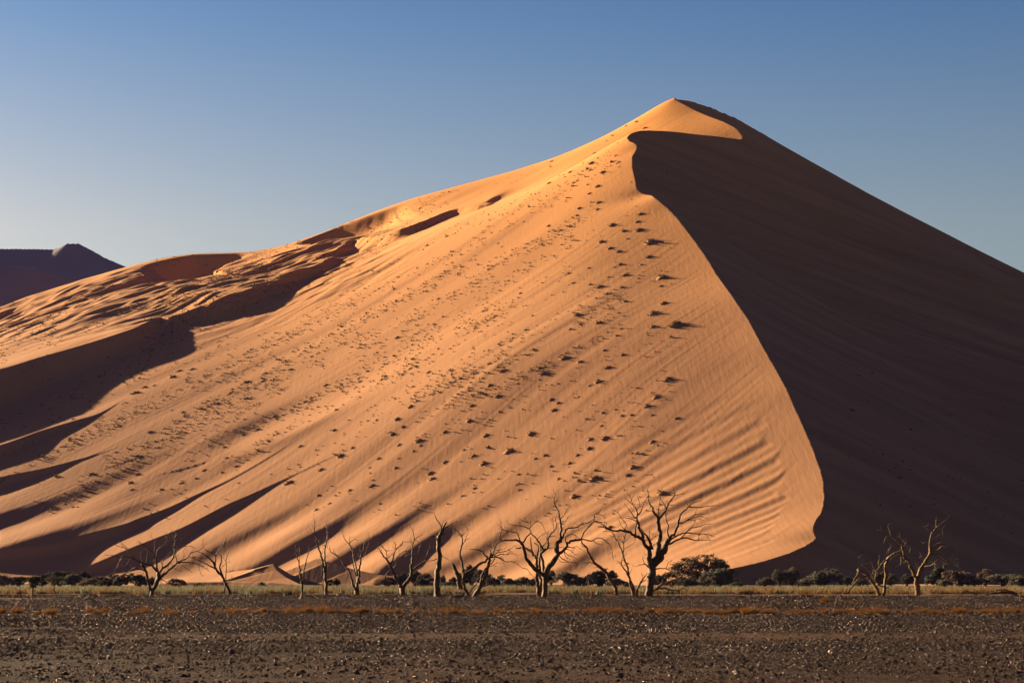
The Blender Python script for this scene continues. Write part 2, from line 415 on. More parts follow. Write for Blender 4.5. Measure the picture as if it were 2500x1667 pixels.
def tube(V, Fc, pts, rads, seg=7, rnd=None, lump=0.12):
    base = len(V); n = len(pts)
    up = Vector((0.13, 1, 0.07)).normalized()
    prev = None
    for i, p in enumerate(pts):
        t = (pts[min(i+1, n-1)]-pts[max(i-1, 0)])
        if t.length < 1e-6: t = Vector((0, 0, 1))
        t.normalize()
        a = t.cross(up)
        if a.length < 0.05: a = t.cross(Vector((1, 0, 0)))
        a.normalize()
        b = t.cross(a)
        for k in range(seg):
            th = 2*math.pi*k/seg
            r = rads[i]*(1+lump*(rnd.random()-0.5)*2)
            V.append(p+a*(math.cos(th)*r)+b*(math.sin(th)*r))
    for i in range(n-1):
        for k in range(seg):
            k2 = (k+1) % seg
            Fc.append((base+i*seg+k, base+i*seg+k2, base+(i+1)*seg+k2, base+(i+1)*seg+k))
    Fc.append(tuple(base+(n-1)*seg+k for k in range(seg)))
    Fc.append(tuple(base+k for k in reversed(range(seg))))

def refine(pts, rads, rnd, step, wob):
    """Catmull-Rom with a little crookedness"""
    out, ro = [], []
    n = len(pts)
    for i in range(n-1):
        p0, p1, p2, p3 = pts[max(i-1, 0)], pts[i], pts[i+1], pts[min(i+2, n-1)]
        m = max(1, min(6, int((p2-p1).length/step)))
        for k in range(m):
            t = k/m
            q = 0.5*((2*p1)+(p2-p0)*t+(2*p0-5*p1+4*p2-p3)*t*t+(3*p1-p0-3*p2+p3)*t*t*t)
            r = rads[i]+(rads[i+1]-rads[i])*t
            if k: q = q+Vector((rnd.uniform(-1, 1), rnd.uniform(-1, 1), rnd.uniform(-1, 1)))*min(wob, r*0.7)
            out.append(q); ro.append(r)
    out.append(pts[-1]); ro.append(rads[-1])
    return out, ro

def twigs(V, Fc, pts, rads, rnd, count, lo, hi, depth=1):
    n = len(pts)
    for _ in range(count):
        i = min(n-1, int(n*(0.25+0.75*rnd.random())))
        p = pts[i]
        t = (pts[min(i+1, n-1)]-pts[max(i-1, 0)]); t.normalize()
        d = (t*rnd.uniform(0.2, 0.9)+Vector((rnd.uniform(-1, 1), rnd.uniform(-0.9, 0.9), rnd.uniform(-0.6, 1)))).normalized()
        L = rnd.uniform(lo, hi)
        q = [p]; r = [min(rads[i]*0.6, 0.015+0.012*rnd.random())]
        m = rnd.randint(3, 5)
        for k in range(m):
            d = (d+Vector((rnd.uniform(-1, 1), rnd.uniform(-1, 1), rnd.uniform(-0.8, 1)))*0.42).normalized()
            q.append(q[-1]+d*L/m); r.append(max(0.004, r[0]*(1-(k+1)/m*0.75)))
        tube(V, Fc, q, r, 4, rnd, 0.0)
        if depth: twigs(V, Fc, q, r, rnd, rnd.randint(1, 2), lo*0.4, hi*0.5, depth-1)

def dead_tree(name, label, Y, org, sc, trunks, limbs, seed, mat=None, mats=None, cat='dead tree', group=None, tw=1.0, deep=1.0, ground=0.0):
    rnd = random.Random(seed)
    ox, oy = org
    mat = mat or M_bark
    def W(x, y, yy): return Vector(at(ox+x/sc, oy+y/sc, yy))
    b0 = trunks[0][2]
    base = W(b0[0], b0[1], Y); base.z = ground
    root = empty(name, base, label, cat, group)
    placed = []     # (cx, cy, depth, radius, mesh index)
    meshes = []
    def lay(w0, w1, xy, first):
        P = [(xy[k], xy[k+1]) for k in range(0, len(xy), 2)]
        if first: d0, idx = Y, None
        else:
            best = min(placed, key=lambda a: (a[0]-P[0][0])**2+(a[1]-P[0][1])**2)
            d0, idx = best[2], best[4]
        tot = sum(math.hypot(P[i+1][0]-P[i][0], P[i+1][1]-P[i][1]) for i in range(len(P)-1))
        dd = rnd.uniform(-0.65, 0.65)*deep if not first else rnd.uniform(-0.1, 0.1)
        pts, rr, dep = [], [], []
        s = 0
        for i, (x, y) in enumerate(P):
            if i: s += math.hypot(P[i][0]-P[i-1][0], P[i][1]-P[i-1][1])
            yy = d0+dd*(s/sc)*Y/F
            wv = (w0+(w1-w0)*(s/tot)**0.9)/sc*Y/F/2*(1.08 if first else 1.3)
            p = W(x, y, yy)
            pts.append(p-base); rr.append(max(0.011, wv)); dep.append(yy)
        if first:      # flare and sink the foot
            f = pts[0].copy(); pts[0].z = 0.12; pts.insert(0, Vector((pts[0].x, pts[0].y, -0.12))); rr[0] *= 1.0; rr.insert(0, rr[0]*1.35)
            P = [P[0]]+P; dep = [dep[0]]+dep
        return P, pts, rr, dep, idx
    for k, (w0, w1, xy) in enumerate(trunks):
        P, pts, rr, dep, idx = lay(w0, w1, xy, True)
        q, r = refine(pts, rr, rnd, 0.14, 0.05)
        V, Fc = [], []; tube(V, Fc, q, r, 12, rnd, 0.19)
        meshes.append(['trunk', V, Fc])
        for i in range(len(P)-1):
            for t in (0, .25, .5, .75): placed.append((P[i][0]+(P[i+1][0]-P[i][0])*t, P[i][1]+(P[i+1][1]-P[i][1])*t, dep[i]+(dep[i+1]-dep[i])*t, rr[i], len(meshes)-1))
        placed.append((P[-1][0], P[-1][1], dep[-1], rr[-1], len(meshes)-1))
    for (w0, w1, xy) in limbs:
        P, pts, rr, dep, idx = lay(w0, w1, xy, False)
        q, r = refine(pts, rr, rnd, 0.13, 0.055)
        big = w0/sc > 1.75
        if big or meshes[idx][0] == 'trunk':
            meshes.append(['limb', [], []]); mi = len(meshes)-1
        else: mi = idx
        V, Fc = meshes[mi][1], meshes[mi][2]
        tube(V, Fc, q, r, 8 if w0/sc > 3 else 6, rnd, 0.17)
        length = sum((q[i+1]-q[i]).length for i in range(len(q)-1))
        nt_ = int(length*(2.6 if w1/sc < 1.3 else 0.8)*tw)
        twigs(V, Fc, q, r, rnd, nt_, 0.12, 0.48)
        for i in range(len(P)-1):
            for t in (0, .25, .5, .75): placed.append((P[i][0]+(P[i+1][0]-P[i][0])*t, P[i][1]+(P[i+1][1]-P[i][1])*t, dep[i]+(dep[i+1]-dep[i])*t, rr[i], mi))
        placed.append((P[-1][0], P[-1][1], dep[-1], rr[-1], mi))
    for k, (nm, V, Fc) in enumerate(meshes):
        mm = mat if not (mats and k in mats) else mats[k]
        mesh_obj(nm, [tuple(v) for v in V], Fc, mm, root, smooth=True)
    return root

C1 = ((250, 1280), 8.0)
dead_tree('dead_tree', 'broad dead tree with low arching limbs, farthest left of the big bare trees', 130, *C1,
 [(72, 78, [965,1362,1000,1250,1050,1150,1100,1060,1095,980,1090,925])],
 [(46, 34, [935,1290,925,1230,895,1120,875,1010,840,900,800,820,760,770]),
  (30, 5, [860,950,790,880,700,870,640,845,560,895,500,930,400,980,300,1020,260,1070,210,1130]),
  (36, 4, [1070,920,1000,840,930,790,850,770,740,740,650,690,580,650,470,630,330,630,200,600,60,590]),
  (20, 4, [650,690,580,610,520,540,470,480,400,440,300,420,210,380]), (10, 4, [480,490,440,420,370,370,330,280]),
  (14, 3, [600,670,480,655,370,670,330,730,310,800,250,870,220,960]), (10, 4, [740,740,690,650,640,600,615,540]), (12, 5, [780,740,740,620,740,560,830,490]),
  (34, 4, [1090,930,1060,830,1040,720,1030,640,1000,560,930,500,850,430,750,360,680,310]),
  (20, 4, [1050,660,1060,560,1070,510,1130,440,1210,390,1230,330]), (10, 3, [1010,570,1020,430,1000,310,970,260,965,170]), (12, 5, [860,760,870,650,885,530]),
  (42, 4, [1120,920,1220,830,1290,760,1360,680,1390,600,1410,500,1410,380,1415,270,1430,190,1440,130,1470,90]),
  (14, 4, [1400,550,1450,470,1530,400,1560,300]), (22, 5, [1150,890,1165,780,1150,720,1210,670,1290,620,1300,560,1270,580]),
  (7, 3, [1410,300,1370,200,1330,130]), (10, 4, [1400,420,1300,430,1240,370,1270,300,1230,230]), (8, 3, [1420,330,1500,270,1590,240]),
  (48, 5, [1120,1050,1200,970,1290,890,1390,810,1470,740,1560,690,1680,630,1720,550,1800,530,1890,510,1960,440]),
  (22, 5, [1480,745,1620,730,1780,750,1890,790,2000,850,2090,910]), (16, 3, [1460,740,1440,640,1430,560,1500,480,1600,430,1700,420,1830,460]),
  (12, 4, [1700,640,1830,640,1960,670]), (9, 4, [1550,780,1650,860,1760,940]), (9, 4, [1400,850,1460,890,1550,910]), (6, 3, [1880,790,1900,900,1960,1010]),
  (12, 4, [1280,870,1300,790,1350,770]), (10, 4, [1560,690,1600,600,1580,520,1640,440]), (9, 3, [560,640,500,740,440,800,380,800]), (8, 3, [820,770,860,830,940,780,1010,760]),
  (16, 4, [1150,1060,1220,1100,1300,1180,1250,1270]), (9, 3, [1140,1080,1145,1180,1120,1240])], 101, tw=1.3)
C2 = ((400, 1280), 8.0)
dead_tree('dead_tree', 'slender forked dead tree leaning left, right beside the broad dead tree at the left', 131, *C2,
 [(56, 44, [1285,1352,1250,1240,1190,1130,1150,1030])],
 [(42, 24, [1150,1030,1080,950,1020,860,985,780,930,700,880,650]), (20, 4, [880,650,800,590,700,540,600,520]),
  (26, 6, [1040,900,970,840,880,800,780,740,640,680,520,640]), (24, 5, [1000,800,1010,700,1020,610,1070,500,1120,450,1170,370,1215,265]),
  (16, 4, [1010,610,940,550,830,510,770,430,760,330,790,260]), (32, 5, [1150,1030,1110,900,1090,830,1120,740,1120,620,1120,480,1190,390,1215,345]),
  (10, 4, [1110,870,1160,800,1210,760,1260,740,1300,730]), (14, 4, [1220,1150,1270,1100,1310,1060,1330,990]), (7, 3, [1290,1100,1340,1060,1350,1010])], 102)
dead_tree('dead_sapling', 'thin upright dead sapling crossing in front of the slender leaning dead tree', 126, *C2,
 [(24, 14, [1185,1378,1195,1200,1210,1050,1220,900,1215,750])],
 [(14, 4, [1215,750,1225,640,1250,580,1280,510]), (8, 3, [1215,720,1150,630,1190,500]), (6, 3, [1240,620,1220,510])], 103, cat='dead sapling')
dead_tree('dead_sapling', 'small bare stick with a bent tip in the gravel right of the leaning dead tree', 116, *C2,
 [(14, 9, [1622,1405,1655,1300,1690,1160])], [(9, 4, [1690,1160,1740,1120,1810,1095])], 104, cat='dead sapling', tw=.4)
dead_tree('dead_sapling', 'low crooked dead stick with a black root clump near the leaning tree', 118, *C2,
 [(16, 10, [1400,1470,1420,1420,1450,1390])], [(9, 4, [1450,1390,1500,1320,1510,1240]), (12, 5, [1410,1440,1350,1400,1320,1420]), (10, 4, [1400,1440,1380,1390,1340,1380])], 105, cat='dead sapling', mat=M_log)
C3 = ((690, 1260), 7.466)
dead_tree('dead_tree', 'thin twin-stemmed dead tree rooted nearest the camera, left of the tall paired one', 107, *C3,
 [(42, 36, [345,1505,350,1350,350,1210])],
 [(30, 8, [345,1220,325,1060,305,930,300,830,260,740,245,620,230,540]), (8, 3, [230,545,250,515]), (9, 3, [305,820,305,650,315,570]),
  (26, 9, [358,1205,385,1120,385,1000,410,870,460,700,485,600,480,560]), (8, 3, [485,620,530,580,580,520]), (9, 4, [325,1000,345,940])], 106, tw=.5)
dead_tree('dead_tree', 'tall dead tree of two near-parallel upright stems, middle left', 130, *C3,
 [(56, 42, [790,1432,790,1280,775,1100,770,1000])],
 [(34, 7, [765,1010,740,880,715,760,680,640,640,540,610,430,595,330,575,240,590,150,575,50]), (8, 3, [585,330,530,290,500,215]), (9, 3, [600,420,520,340,455,260]), (7, 3, [575,250,540,155]),
  (36, 6, [790,1000,785,850,770,700,765,600,790,520,815,430,820,340,800,230,800,130]), (6, 3, [815,440,860,390,905,370]), (9, 3, [780,600,770,480,790,400]),
  (5, 3, [800,150,790,110]), (5, 2, [820,310,840,200,840,80]), (7, 3, [810,570,830,480,825,380,840,300,890,295]), (9, 3, [660,600,690,520,650,430]), (8, 3, [700,700,740,600,720,500])], 107)
dead_tree('dead_sapling', 'spindly bare sapling leaning against the foot of the tall paired-stem tree', 131, *C3,
 [(18, 12, [775,1425,740,1300,735,1150])], [(12, 4, [735,1150,710,1000,700,850]), (7, 3, [735,1300,700,1200,680,1120])], 108, cat='dead sapling', tw=.5)
dead_tree('dead_tree', 'dead tree with three fans of stems, right of the tall paired-stem tree', 131, *C3,
 [(72, 84, [1355,1432,1352,1350])],
 [(38, 7, [1330,1345,1280,1250,1250,1130,1220,1020,1150,920,1090,830,1060,770,990,720,930,680,880,650,860,580]), (8, 3, [880,640,850,590,805,585]), (9, 3, [1010,720,940,660,925,580]),
  (46, 6, [1365,1350,1370,1200,1365,1050,1340,930,1310,820,1290,700,1290,640,1240,580,1215,510,1150,440,1110,370,1100,290]), (9, 3, [1215,500,1260,450,1300,420,1380,435]),
  (7, 3, [1220,490,1220,400,1228,350]), (7, 3, [1295,640,1300,580]), (6, 3, [1275,640,1280,570]), (5, 2, [1320,420,1350,360]),
  (38, 6, [1385,1220,1395,1050,1390,970,1420,830,1430,720,1440,660,1480,600,1480,520,1510,470,1580,430,1575,330]), (7, 3, [1575,430,1570,510,1530,600,1500,700]),
  (24, 14, [1340,1080,1300,930,1260,830,1240,820]), (8, 3, [1430,660,1400,600]), (20, 6, [1350,1000,1340,900,1320,780]), (12, 4, [1320,1300,1310,1220])], 109)
C4 = ((890, 1240), 6.816)
dead_tree('dead_tree', 'V-shaped dead tree with curling ring-like twigs, left of the thick straight trunk', 131, *C4,
 [(80, 88, [637,1445,630,1350,632,1305])],
 [(48, 24, [612,1315,560,1200,500,1100,460,1010,420,930,370,860]), (22, 6, [370,860,320,810,270,720,210,640]), (14, 3, [370,850,360,720,340,690,260,600,230,520,200,460,150,460]),
  (11, 3, [330,820,290,770,250,700]), (13, 4, [385,840,440,780,480,740]), (26, 6, [420,920,470,860,490,760,515,690,510,600,490,560]),
  (16, 4, [510,700,560,650,620,610,640,560,740,570]), (6, 3, [635,590,635,530]), (16, 7, [470,1000,530,950,530,900,510,850]),
  (16, 4, [510,870,520,840,560,800,620,740,680,710,770,710]), (8, 3, [690,700,720,640,770,630]), (6, 3, [560,820,620,800,670,820]),
  (13, 4, [450,1020,380,1070,350,1130,340,1170,280,1220,245,1290]), (52, 36, [652,1305,710,1230,760,1150,765,1080]),
  (34, 5, [765,1090,770,980,790,880,790,770,800,650,820,560,820,470,800,370,770,310]), (12, 3, [825,530,880,480,960,440]), (7, 3, [800,620,750,540]),
  (7, 3, [830,545,870,540,910,580,910,650,890,740,810,780]), (6, 3, [905,650,960,615]), (28, 5, [775,1060,850,990,930,930,1000,880,1040,780,1060,700,1080,660]), (5, 3, [1060,690,1120,665]),
  (10, 4, [790,800,760,770,700,780,680,820])], 110)
dead_tree('dead_tree', 'thick straight dead trunk with a snapped forked top, tallest of the single trunks', 119, *C4,
 [(96, 64, [1213,1483,1210,1350,1208,1200,1210,1090,1235,950,1245,800,1230,650,1225,540])],
 [(60, 14, [1228,545,1260,440,1300,350,1340,270,1365,230]), (24, 5, [1320,340,1400,290,1470,250,1545,205]), (22, 5, [1268,410,1275,310,1240,240,1190,170,1150,50]),
  (9, 3, [1280,320,1310,240,1320,180]), (26, 6, [1222,535,1180,480,1130,460,1075,455]), (8, 3, [1180,480,1200,435]), (16, 5, [1280,450,1330,420,1330,400]),
  (16, 5, [1235,820,1160,860,1090,875,1010,880]), (10, 3, [1250,800,1290,800,1420,865]), (5, 3, [1290,800,1315,775]), (20, 8, [1240,1370,1255,1330,1265,1295]), (16, 6, [1185,1370,1160,1340])], 111, tw=.35)
dead_tree('dead_stump', 'tall broken snag leaning left, its top snapped off, left of the arching thin tree', 146, *C4,
 [(84, 80, [1588,1400,1585,1280,1578,1200])], [(72, 40, [1578,1205,1530,1080,1490,980,1460,930]), (16, 5, [1465,935,1470,900]), (30, 18, [1600,1180,1640,1150,1650,1120])], 112, cat='dead stump', tw=.1)
C5 = ((1090, 1230), 6.816)
dead_tree('dead_tree', 'thin dead tree with a bare forked top and one long limb arching right', 126, *C5,
 [(50, 30, [350,1550,300,1400,275,1250,288,1130])],
 [(30, 20, [288,1130,260,980,230,870,240,740,270,660]), (20, 4, [270,660,255,540,210,480,150,415,85,405]), (8, 3, [265,540,275,470,240,350]), (11, 3, [280,650,320,600,390,565]),
  (12, 4, [290,640,330,540,360,490,350,410,375,330]), (6, 3, [350,420,315,320]), (7, 3, [270,520,330,460]),
  (44, 30, [285,1210,330,1150,420,1100,510,1030,600,970,700,900]), (26, 6, [700,895,620,820,560,770,480,755,390,750]), (10, 3, [630,800,630,700,650,630]),
  (24, 6, [700,890,780,830,800,740,830,680,880,620]), (20, 4, [700,895,830,880,900,900,980,960,1100,960,1200,1010,1270,1070]), (9, 3, [1270,1070,1340,1080,1400,1160,1470,1230]),
  (15, 4, [760,870,850,810,950,790,1050,760,1130,690,1200,690]), (12, 4, [800,870,900,830,1000,840,1080,820,1190,850]), (12, 4, [740,860,730,780,760,700,850,640]), (10, 3, [720,850,730,700,600,705]),
  (10, 3, [860,800,890,700,860,650]), (10, 3, [900,890,960,1010,980,1030]), (8, 3, [1010,850,1060,780,1110,800]), (9, 3, [800,760,900,760,1010,720])], 113, tw=1.5)
dead_tree('dead_tree', 'leaning dead tree with a pale stripped side stem, just left of the twin-trunk tree', 125, *C5,
 [(62, 50, [475,1548,530,1430,580,1340,630,1220])],
 [(50, 26, [630,1220,670,1120,700,1030,720,940,715,890,740,820]), (30, 16, [530,1410,570,1280,600,1150,660,1060]), (12, 4, [700,1040,780,1020,840,1030]), (14, 5, [735,1000,790,930,810,830,870,760]),
  (9, 3, [780,1010,870,970,930,990]), (18, 4, [590,1370,680,1350,790,1290]), (12, 3, [720,930,660,880,620,830]), (10, 3, [740,830,800,760,780,680]), (10, 3, [610,1290,640,1210,700,1180])], 114, tw=1.4)
dead_tree('dead_sapling', 'low dark bent sapling between the two leaning thin trunks in the middle', 127, *C5,
 [(24, 14, [372,1480,430,1400,490,1340])], [(14, 5, [490,1340,500,1260,570,1200]), (7, 3, [480,1350,540,1300])], 115, cat='dead sapling', mat=M_log, tw=.4)
C6 = ((1190, 1190), 5.806)
dead_tree('dead_tree', 'wide many-limbed dead tree left of the tallest bare one', 119, *C6,
 [(70, 72, [805,1536,815,1400,820,1290,830,1200])],
 [(52, 34, [800,1250,720,1180,640,1110,570,1030,540,950,515,870,490,800]), (32, 8, [490,800,440,750,360,745,280,745,200,750,120,800]), (12, 3, [200,750,170,700,200,600,160,510]),
  (16, 4, [480,780,440,690,420,640,330,620,220,600,160,570]), (8, 3, [220,600,190,520,190,470,160,425]), (6, 3, [225,600,250,540,250,490]),
  (18, 4, [505,780,560,690,620,640,600,590,540,560,460,540,380,530,290,510]), (12, 4, [600,590,605,500,570,490,500,470,455,440]), (8, 3, [605,520,610,440,640,395]), (9, 3, [610,560,680,490,760,500,840,650]),
  (42, 26, [815,1250,790,1100,760,980,770,920,830,870]), (26, 10, [790,890,760,830,740,780,700,730,640,670,610,640]), (26, 4, [840,870,860,780,870,700,910,640,980,570,970,480,975,370]),
  (7, 3, [940,600,930,470,915,395]), (9, 4, [850,860,930,850,1080,840]), (14, 4, [770,850,820,790,850,700,860,620]), (9, 3, [700,730,740,690,820,650]), (9, 3, [870,690,930,690,1000,700]),
  (64, 44, [835,1210,880,1100,960,1010,1000,950,980,870,985,810,1040,720]), (30, 7, [1040,720,1040,620,1045,520,1020,420,1010,330,960,250,940,170,970,110,955,75]),
  (9, 3, [955,230,1000,160,1005,100,990,75]), (10, 3, [1030,440,1090,390,1120,320,1155,280,1160,235]), (10, 3, [1045,500,1120,470,1150,400,1195,390]),
  (22, 7, [1060,720,1110,600,1150,570,1250,565,1340,520,1440,490,1510,440]), (38, 22, [990,950,1080,890,1130,830,1130,780,1220,750,1320,735]),
  (18, 5, [1320,735,1360,640,1430,560,1500,490,1520,380,1590,340,1640,235,1680,235]), (15, 4, [1330,735,1400,740,1490,750,1560,710,1620,720,1700,780,1750,820,1770,920,1785,1010]), (9, 3, [1490,750,1560,790,1630,815]),
  (11, 4, [1500,480,1590,490,1690,490]), (9, 3, [1530,370,1620,390,1670,440]), (14, 4, [1120,790,1110,700,1180,660,1240,670,1310,730]), (7, 3, [1180,660,1230,620,1280,600]),
  (12, 3, [1120,830,1200,850,1270,830,1330,880]), (12, 3, [1010,960,1120,1040,1230,1060,1310,1090]), (10, 3, [1080,890,1150,960,1220,980,1300,1030]), (9, 3, [990,980,1040,1050,1130,1050]),
  (10, 3, [1100,870,1180,890,1240,950,1290,940]), (8, 3, [1090,900,1110,980,1170,1010])], 116, tw=1.9)
dead_tree('dead_tree', 'darker second trunk standing close behind the wide many-limbed dead tree', 122, *C6,
 [(50, 42, [730,1508,715,1350,700,1200,690,1080,690,1000]), (34, 30, [765,1500,762,1380,750,1200,735,1080,740,960])],
 [(36, 14, [690,1000,640,930,600,890,530,850,400,860]), (22, 8, [640,930,620,850,610,700]), (24, 8, [700,1000,720,900,720,820,660,780]), (26, 10, [740,960,760,880,740,800])], 117)
dead_tree('dead_tree', 'slim dead tree bowed in a long arc leftward, just left of the tallest tree', 133, *C6,
 [(52, 34, [1835,1511,1800,1400,1740,1300,1670,1190])],
 [(36, 14, [1675,1195,1590,1120,1510,1060,1460,980,1420,900,1390,830,1340,790,1330,740]), (11, 4, [1510,1065,1430,1060,1360,1070,1310,1150,1275,1240]), (9, 3, [1430,1065,1370,1120,1310,1150]),
  (9, 3, [1600,1130,1540,1130,1490,1135]), (9, 3, [1460,985,1500,990,1535,1025]), (14, 6, [1770,1350,1740,1335]), (9, 3, [1400,850,1360,830,1320,820])], 118)
dead_tree('dead_sapling', 'tiny bare sapling with a flat tangled top, left of the bowed dead tree', 134, *C6,
 [(13, 10, [1420,1510,1420,1420])], [(10, 4, [1420,1420,1430,1330,1440,1290]), (5, 2, [1425,1370,1390,1340]), (5, 2, [1428,1350,1470,1320])], 119, cat='dead sapling', tw=2)
dead_tree('dead_stump', 'short pointed dark stump between the wide tree and the bowed tree', 133, *C6,
 [(38, 14, [1562,1508,1568,1480,1575,1460])], [(12, 4, [1575,1465,1568,1440]), (16, 6, [1555,1500,1520,1495])], 120, cat='dead stump', mat=M_log, tw=0)
C7 = ((1440, 1180), 5.6)
dead_tree('dead_tree', 'thin double-stemmed dead tree standing just left of the tallest bare tree', 124, *C7,
 [(34, 24, [590,1532,560,1400,540,1280]), (28, 22, [618,1532,595,1420,560,1330])],
 [(26, 12, [540,1285,520,1180,500,1100,460,1000,440,930,400,830,370,770]), (24, 12, [560,1335,530,1260,470,1170,430,1110]), (14, 4, [430,1110,440,1030,460,970]), (9, 3, [430,1110,390,1060,340,1050]),
  (12, 3, [370,780,340,730,300,660,180,650]), (15, 4, [450,970,460,870,465,780,480,700,490,640]), (9, 3, [460,900,520,860,590,820,630,755]), (8, 3, [465,820,430,780,380,760]), (7, 3, [470,740,440,680]), (8, 3, [465,810,530,740,545,700]),
  (6, 3, [470,760,500,690,510,650]), (6, 3, [545,1240,575,1160]), (7, 3, [370,780,385,720])], 121, tw=1.3)
dead_tree('dead_sapling', 'short curved dead stem at the left foot of the tallest bare tree', 124, *C7,
 [(30, 20, [645,1532,650,1440,690,1360])], [(20, 7, [690,1360,740,1280,790,1220]), (12, 5, [690,1360,780,1310]), (7, 3, [715,1310,720,1290,705,1210])], 122, cat='dead sapling')
dead_tree('dead_tree', 'tallest bare tree with a split trunk and a high wide fan of limbs', 123, *C7,
 [(84, 104, [800,1532,820,1420,840,1300,850,1200,855,1110])],
 [(70, 50, [835,1150,820,1050,815,950,810,900]), (50, 32, [812,915,760,850,730,790,720,720,690,640,670,560]), (30, 8, [670,560,640,480,650,410,630,350,590,290,570,250]), (9, 3, [590,290,520,230,460,190]),
  (9, 3, [570,250,570,200,510,130]), (6, 3, [570,220,600,160]), (13, 3, [640,490,560,390,500,310,465,265]), (10, 4, [640,480,550,450,490,440]), (12, 4, [655,520,560,480,480,465,400,470]),
  (15, 4, [655,430,710,350,740,260,800,170]), (9, 3, [640,370,680,280,650,170]), (38, 9, [735,800,680,740,600,700,520,660,440,640,300,640,200,600,110,585]), (14, 4, [300,640,200,580,130,530,60,510,0,560]),
  (13, 4, [610,700,500,640,430,580,400,500]), (10, 3, [480,625,500,560,440,480,380,400,300,350]), (6, 3, [385,400,400,340,440,355]), (24, 10, [620,700,630,590,640,520]),
  (40, 8, [845,900,820,800,790,740,740,680,700,620]), (10, 3, [820,790,810,700,820,650,805,610]), (10, 3, [820,790,880,730,940,700]), (62, 36, [865,1070,920,960,940,880,950,780,960,700,940,600,930,520,945,470]),
  (30, 6, [940,480,880,400,850,320,800,240,800,150,775,75]), (12, 4, [945,465,940,360,950,270,960,210]), (26, 5, [950,470,1020,390,1070,290,1120,210,1160,140,1200,60]), (8, 3, [1150,170,1230,145,1300,135]),
  (7, 3, [1160,140,1135,50]), (9, 3, [1045,340,1000,260,960,200,970,110,995,50]), (10, 3, [1040,350,1035,270,1045,230]), (7, 3, [1075,290,1170,290]), (20, 10, [1080,760,1060,660,1070,570,1040,490,1030,390]), (7, 3, [1050,500,1100,490,1100,450]),
  (84, 50, [880,1090,970,1000,1010,930,1030,850,1060,790,1090,750]), (34, 12, [1090,755,1160,670,1200,590,1210,510,1230,430,1290,370,1360,310]), (13, 3, [1350,315,1420,260,1530,235]),
  (14, 3, [1350,315,1480,325,1600,310,1770,295]), (7, 3, [1355,315,1310,235]), (17, 3, [1205,550,1300,520,1380,460,1440,420,1570,415]), (11, 3, [1310,510,1430,460,1520,450,1615,485]),
  (8, 3, [1440,430,1440,390,1470,350]), (9, 3, [1300,520,1350,500,1440,500]), (21, 4, [1080,780,1180,720,1260,680,1350,670,1480,690,1600,690,1710,730]), (26, 4, [1040,840,1140,800,1220,760,1330,740,1420,770,1560,770,1660,775]),
  (14, 4, [1240,750,1310,670,1380,610,1480,590,1560,560,1670,550]), (8, 3, [1390,600,1430,530,1460,480,1560,500]), (10, 3, [1480,770,1500,680,1560,610,1580,580]), (7, 3, [1590,690,1620,740,1640,770]),
  (40, 18, [950,960,1000,870,1040,840]), (14, 4, [880,1040,890,950,920,880]), (15, 4, [800,1140,740,1080,720,1000]), (11, 4, [750,1100,680,1110,620,1135]),
  (18, 5, [885,1180,950,1160,1050,1165,1130,1200]), (9, 3, [1045,1165,1060,1100,1130,1040]), (7, 3, [1090,1100,1190,1105]), (10, 3, [850,860,900,820,920,820]), (8, 3, [740,790,790,770,830,840])], 123, tw=1.2)
dead_tree('fallen_branch', 'long pale fallen branch lying on the sand right of the tallest bare tree', 134, *C7,
 [(34, 30, [850,1472,900,1440,930,1420])], [(30, 14, [920,1425,980,1380,1080,1340,1180,1310,1270,1250]), (24, 12, [900,1440,1000,1430,1100,1450,1200,1460,1280,1420]), (13, 4, [1280,1425,1330,1460,1360,1420]),
  (10, 4, [1110,1340,1140,1440]), (9, 4, [1180,1310,1210,1290]), (10, 4, [960,1400,1000,1310])], 124, cat='fallen branch', mat=M_wood, tw=.7, deep=.6)
C8 = ((2040, 1250), 7.467)
dead_tree('dead_tree', 'sprawling low dead tree with splayed stems in front of the dark slope, right side', 128, *C8,
 [(64, 50, [795,1482,740,1380,690,1300,620,1210]), (54, 46, [878,1484,890,1350,910,1200])],
 [(50, 24, [620,1210,530,1120,440,1070,390,1050]), (30, 20, [550,1150,430,1230,350,1290,270,1400,200,1470,130,1485]), (22, 14, [430,1075,370,1180,300,1310]),
  (46, 40, [910,1200,915,1080,905,950,940,860]), (40, 14, [940,865,1000,800,1080,740,1180,700,1230,680]), (22, 9, [930,860,880,890,820,970,745,1080,720,1190,735,1290]),
  (15, 6, [800,1000,780,930,800,840,770,810,690,800,580,760]), (8, 3, [580,760,480,770,410,840]), (12, 5, [745,1080,690,1010,650,940,540,930,470,970]), (13, 4, [720,1240,640,1110,520,990,465,925]),
  (26, 12, [740,1310,870,1350,960,1380,1010,1440,1015,1482]), (11, 5, [735,1300,825,1285]), (12, 4, [900,1290,970,1200,1060,1140,1140,1110]), (10, 4, [910,1190,975,1130]), (7, 3, [395,1050,430,990])], 125, mat=M_wood, tw=.8)
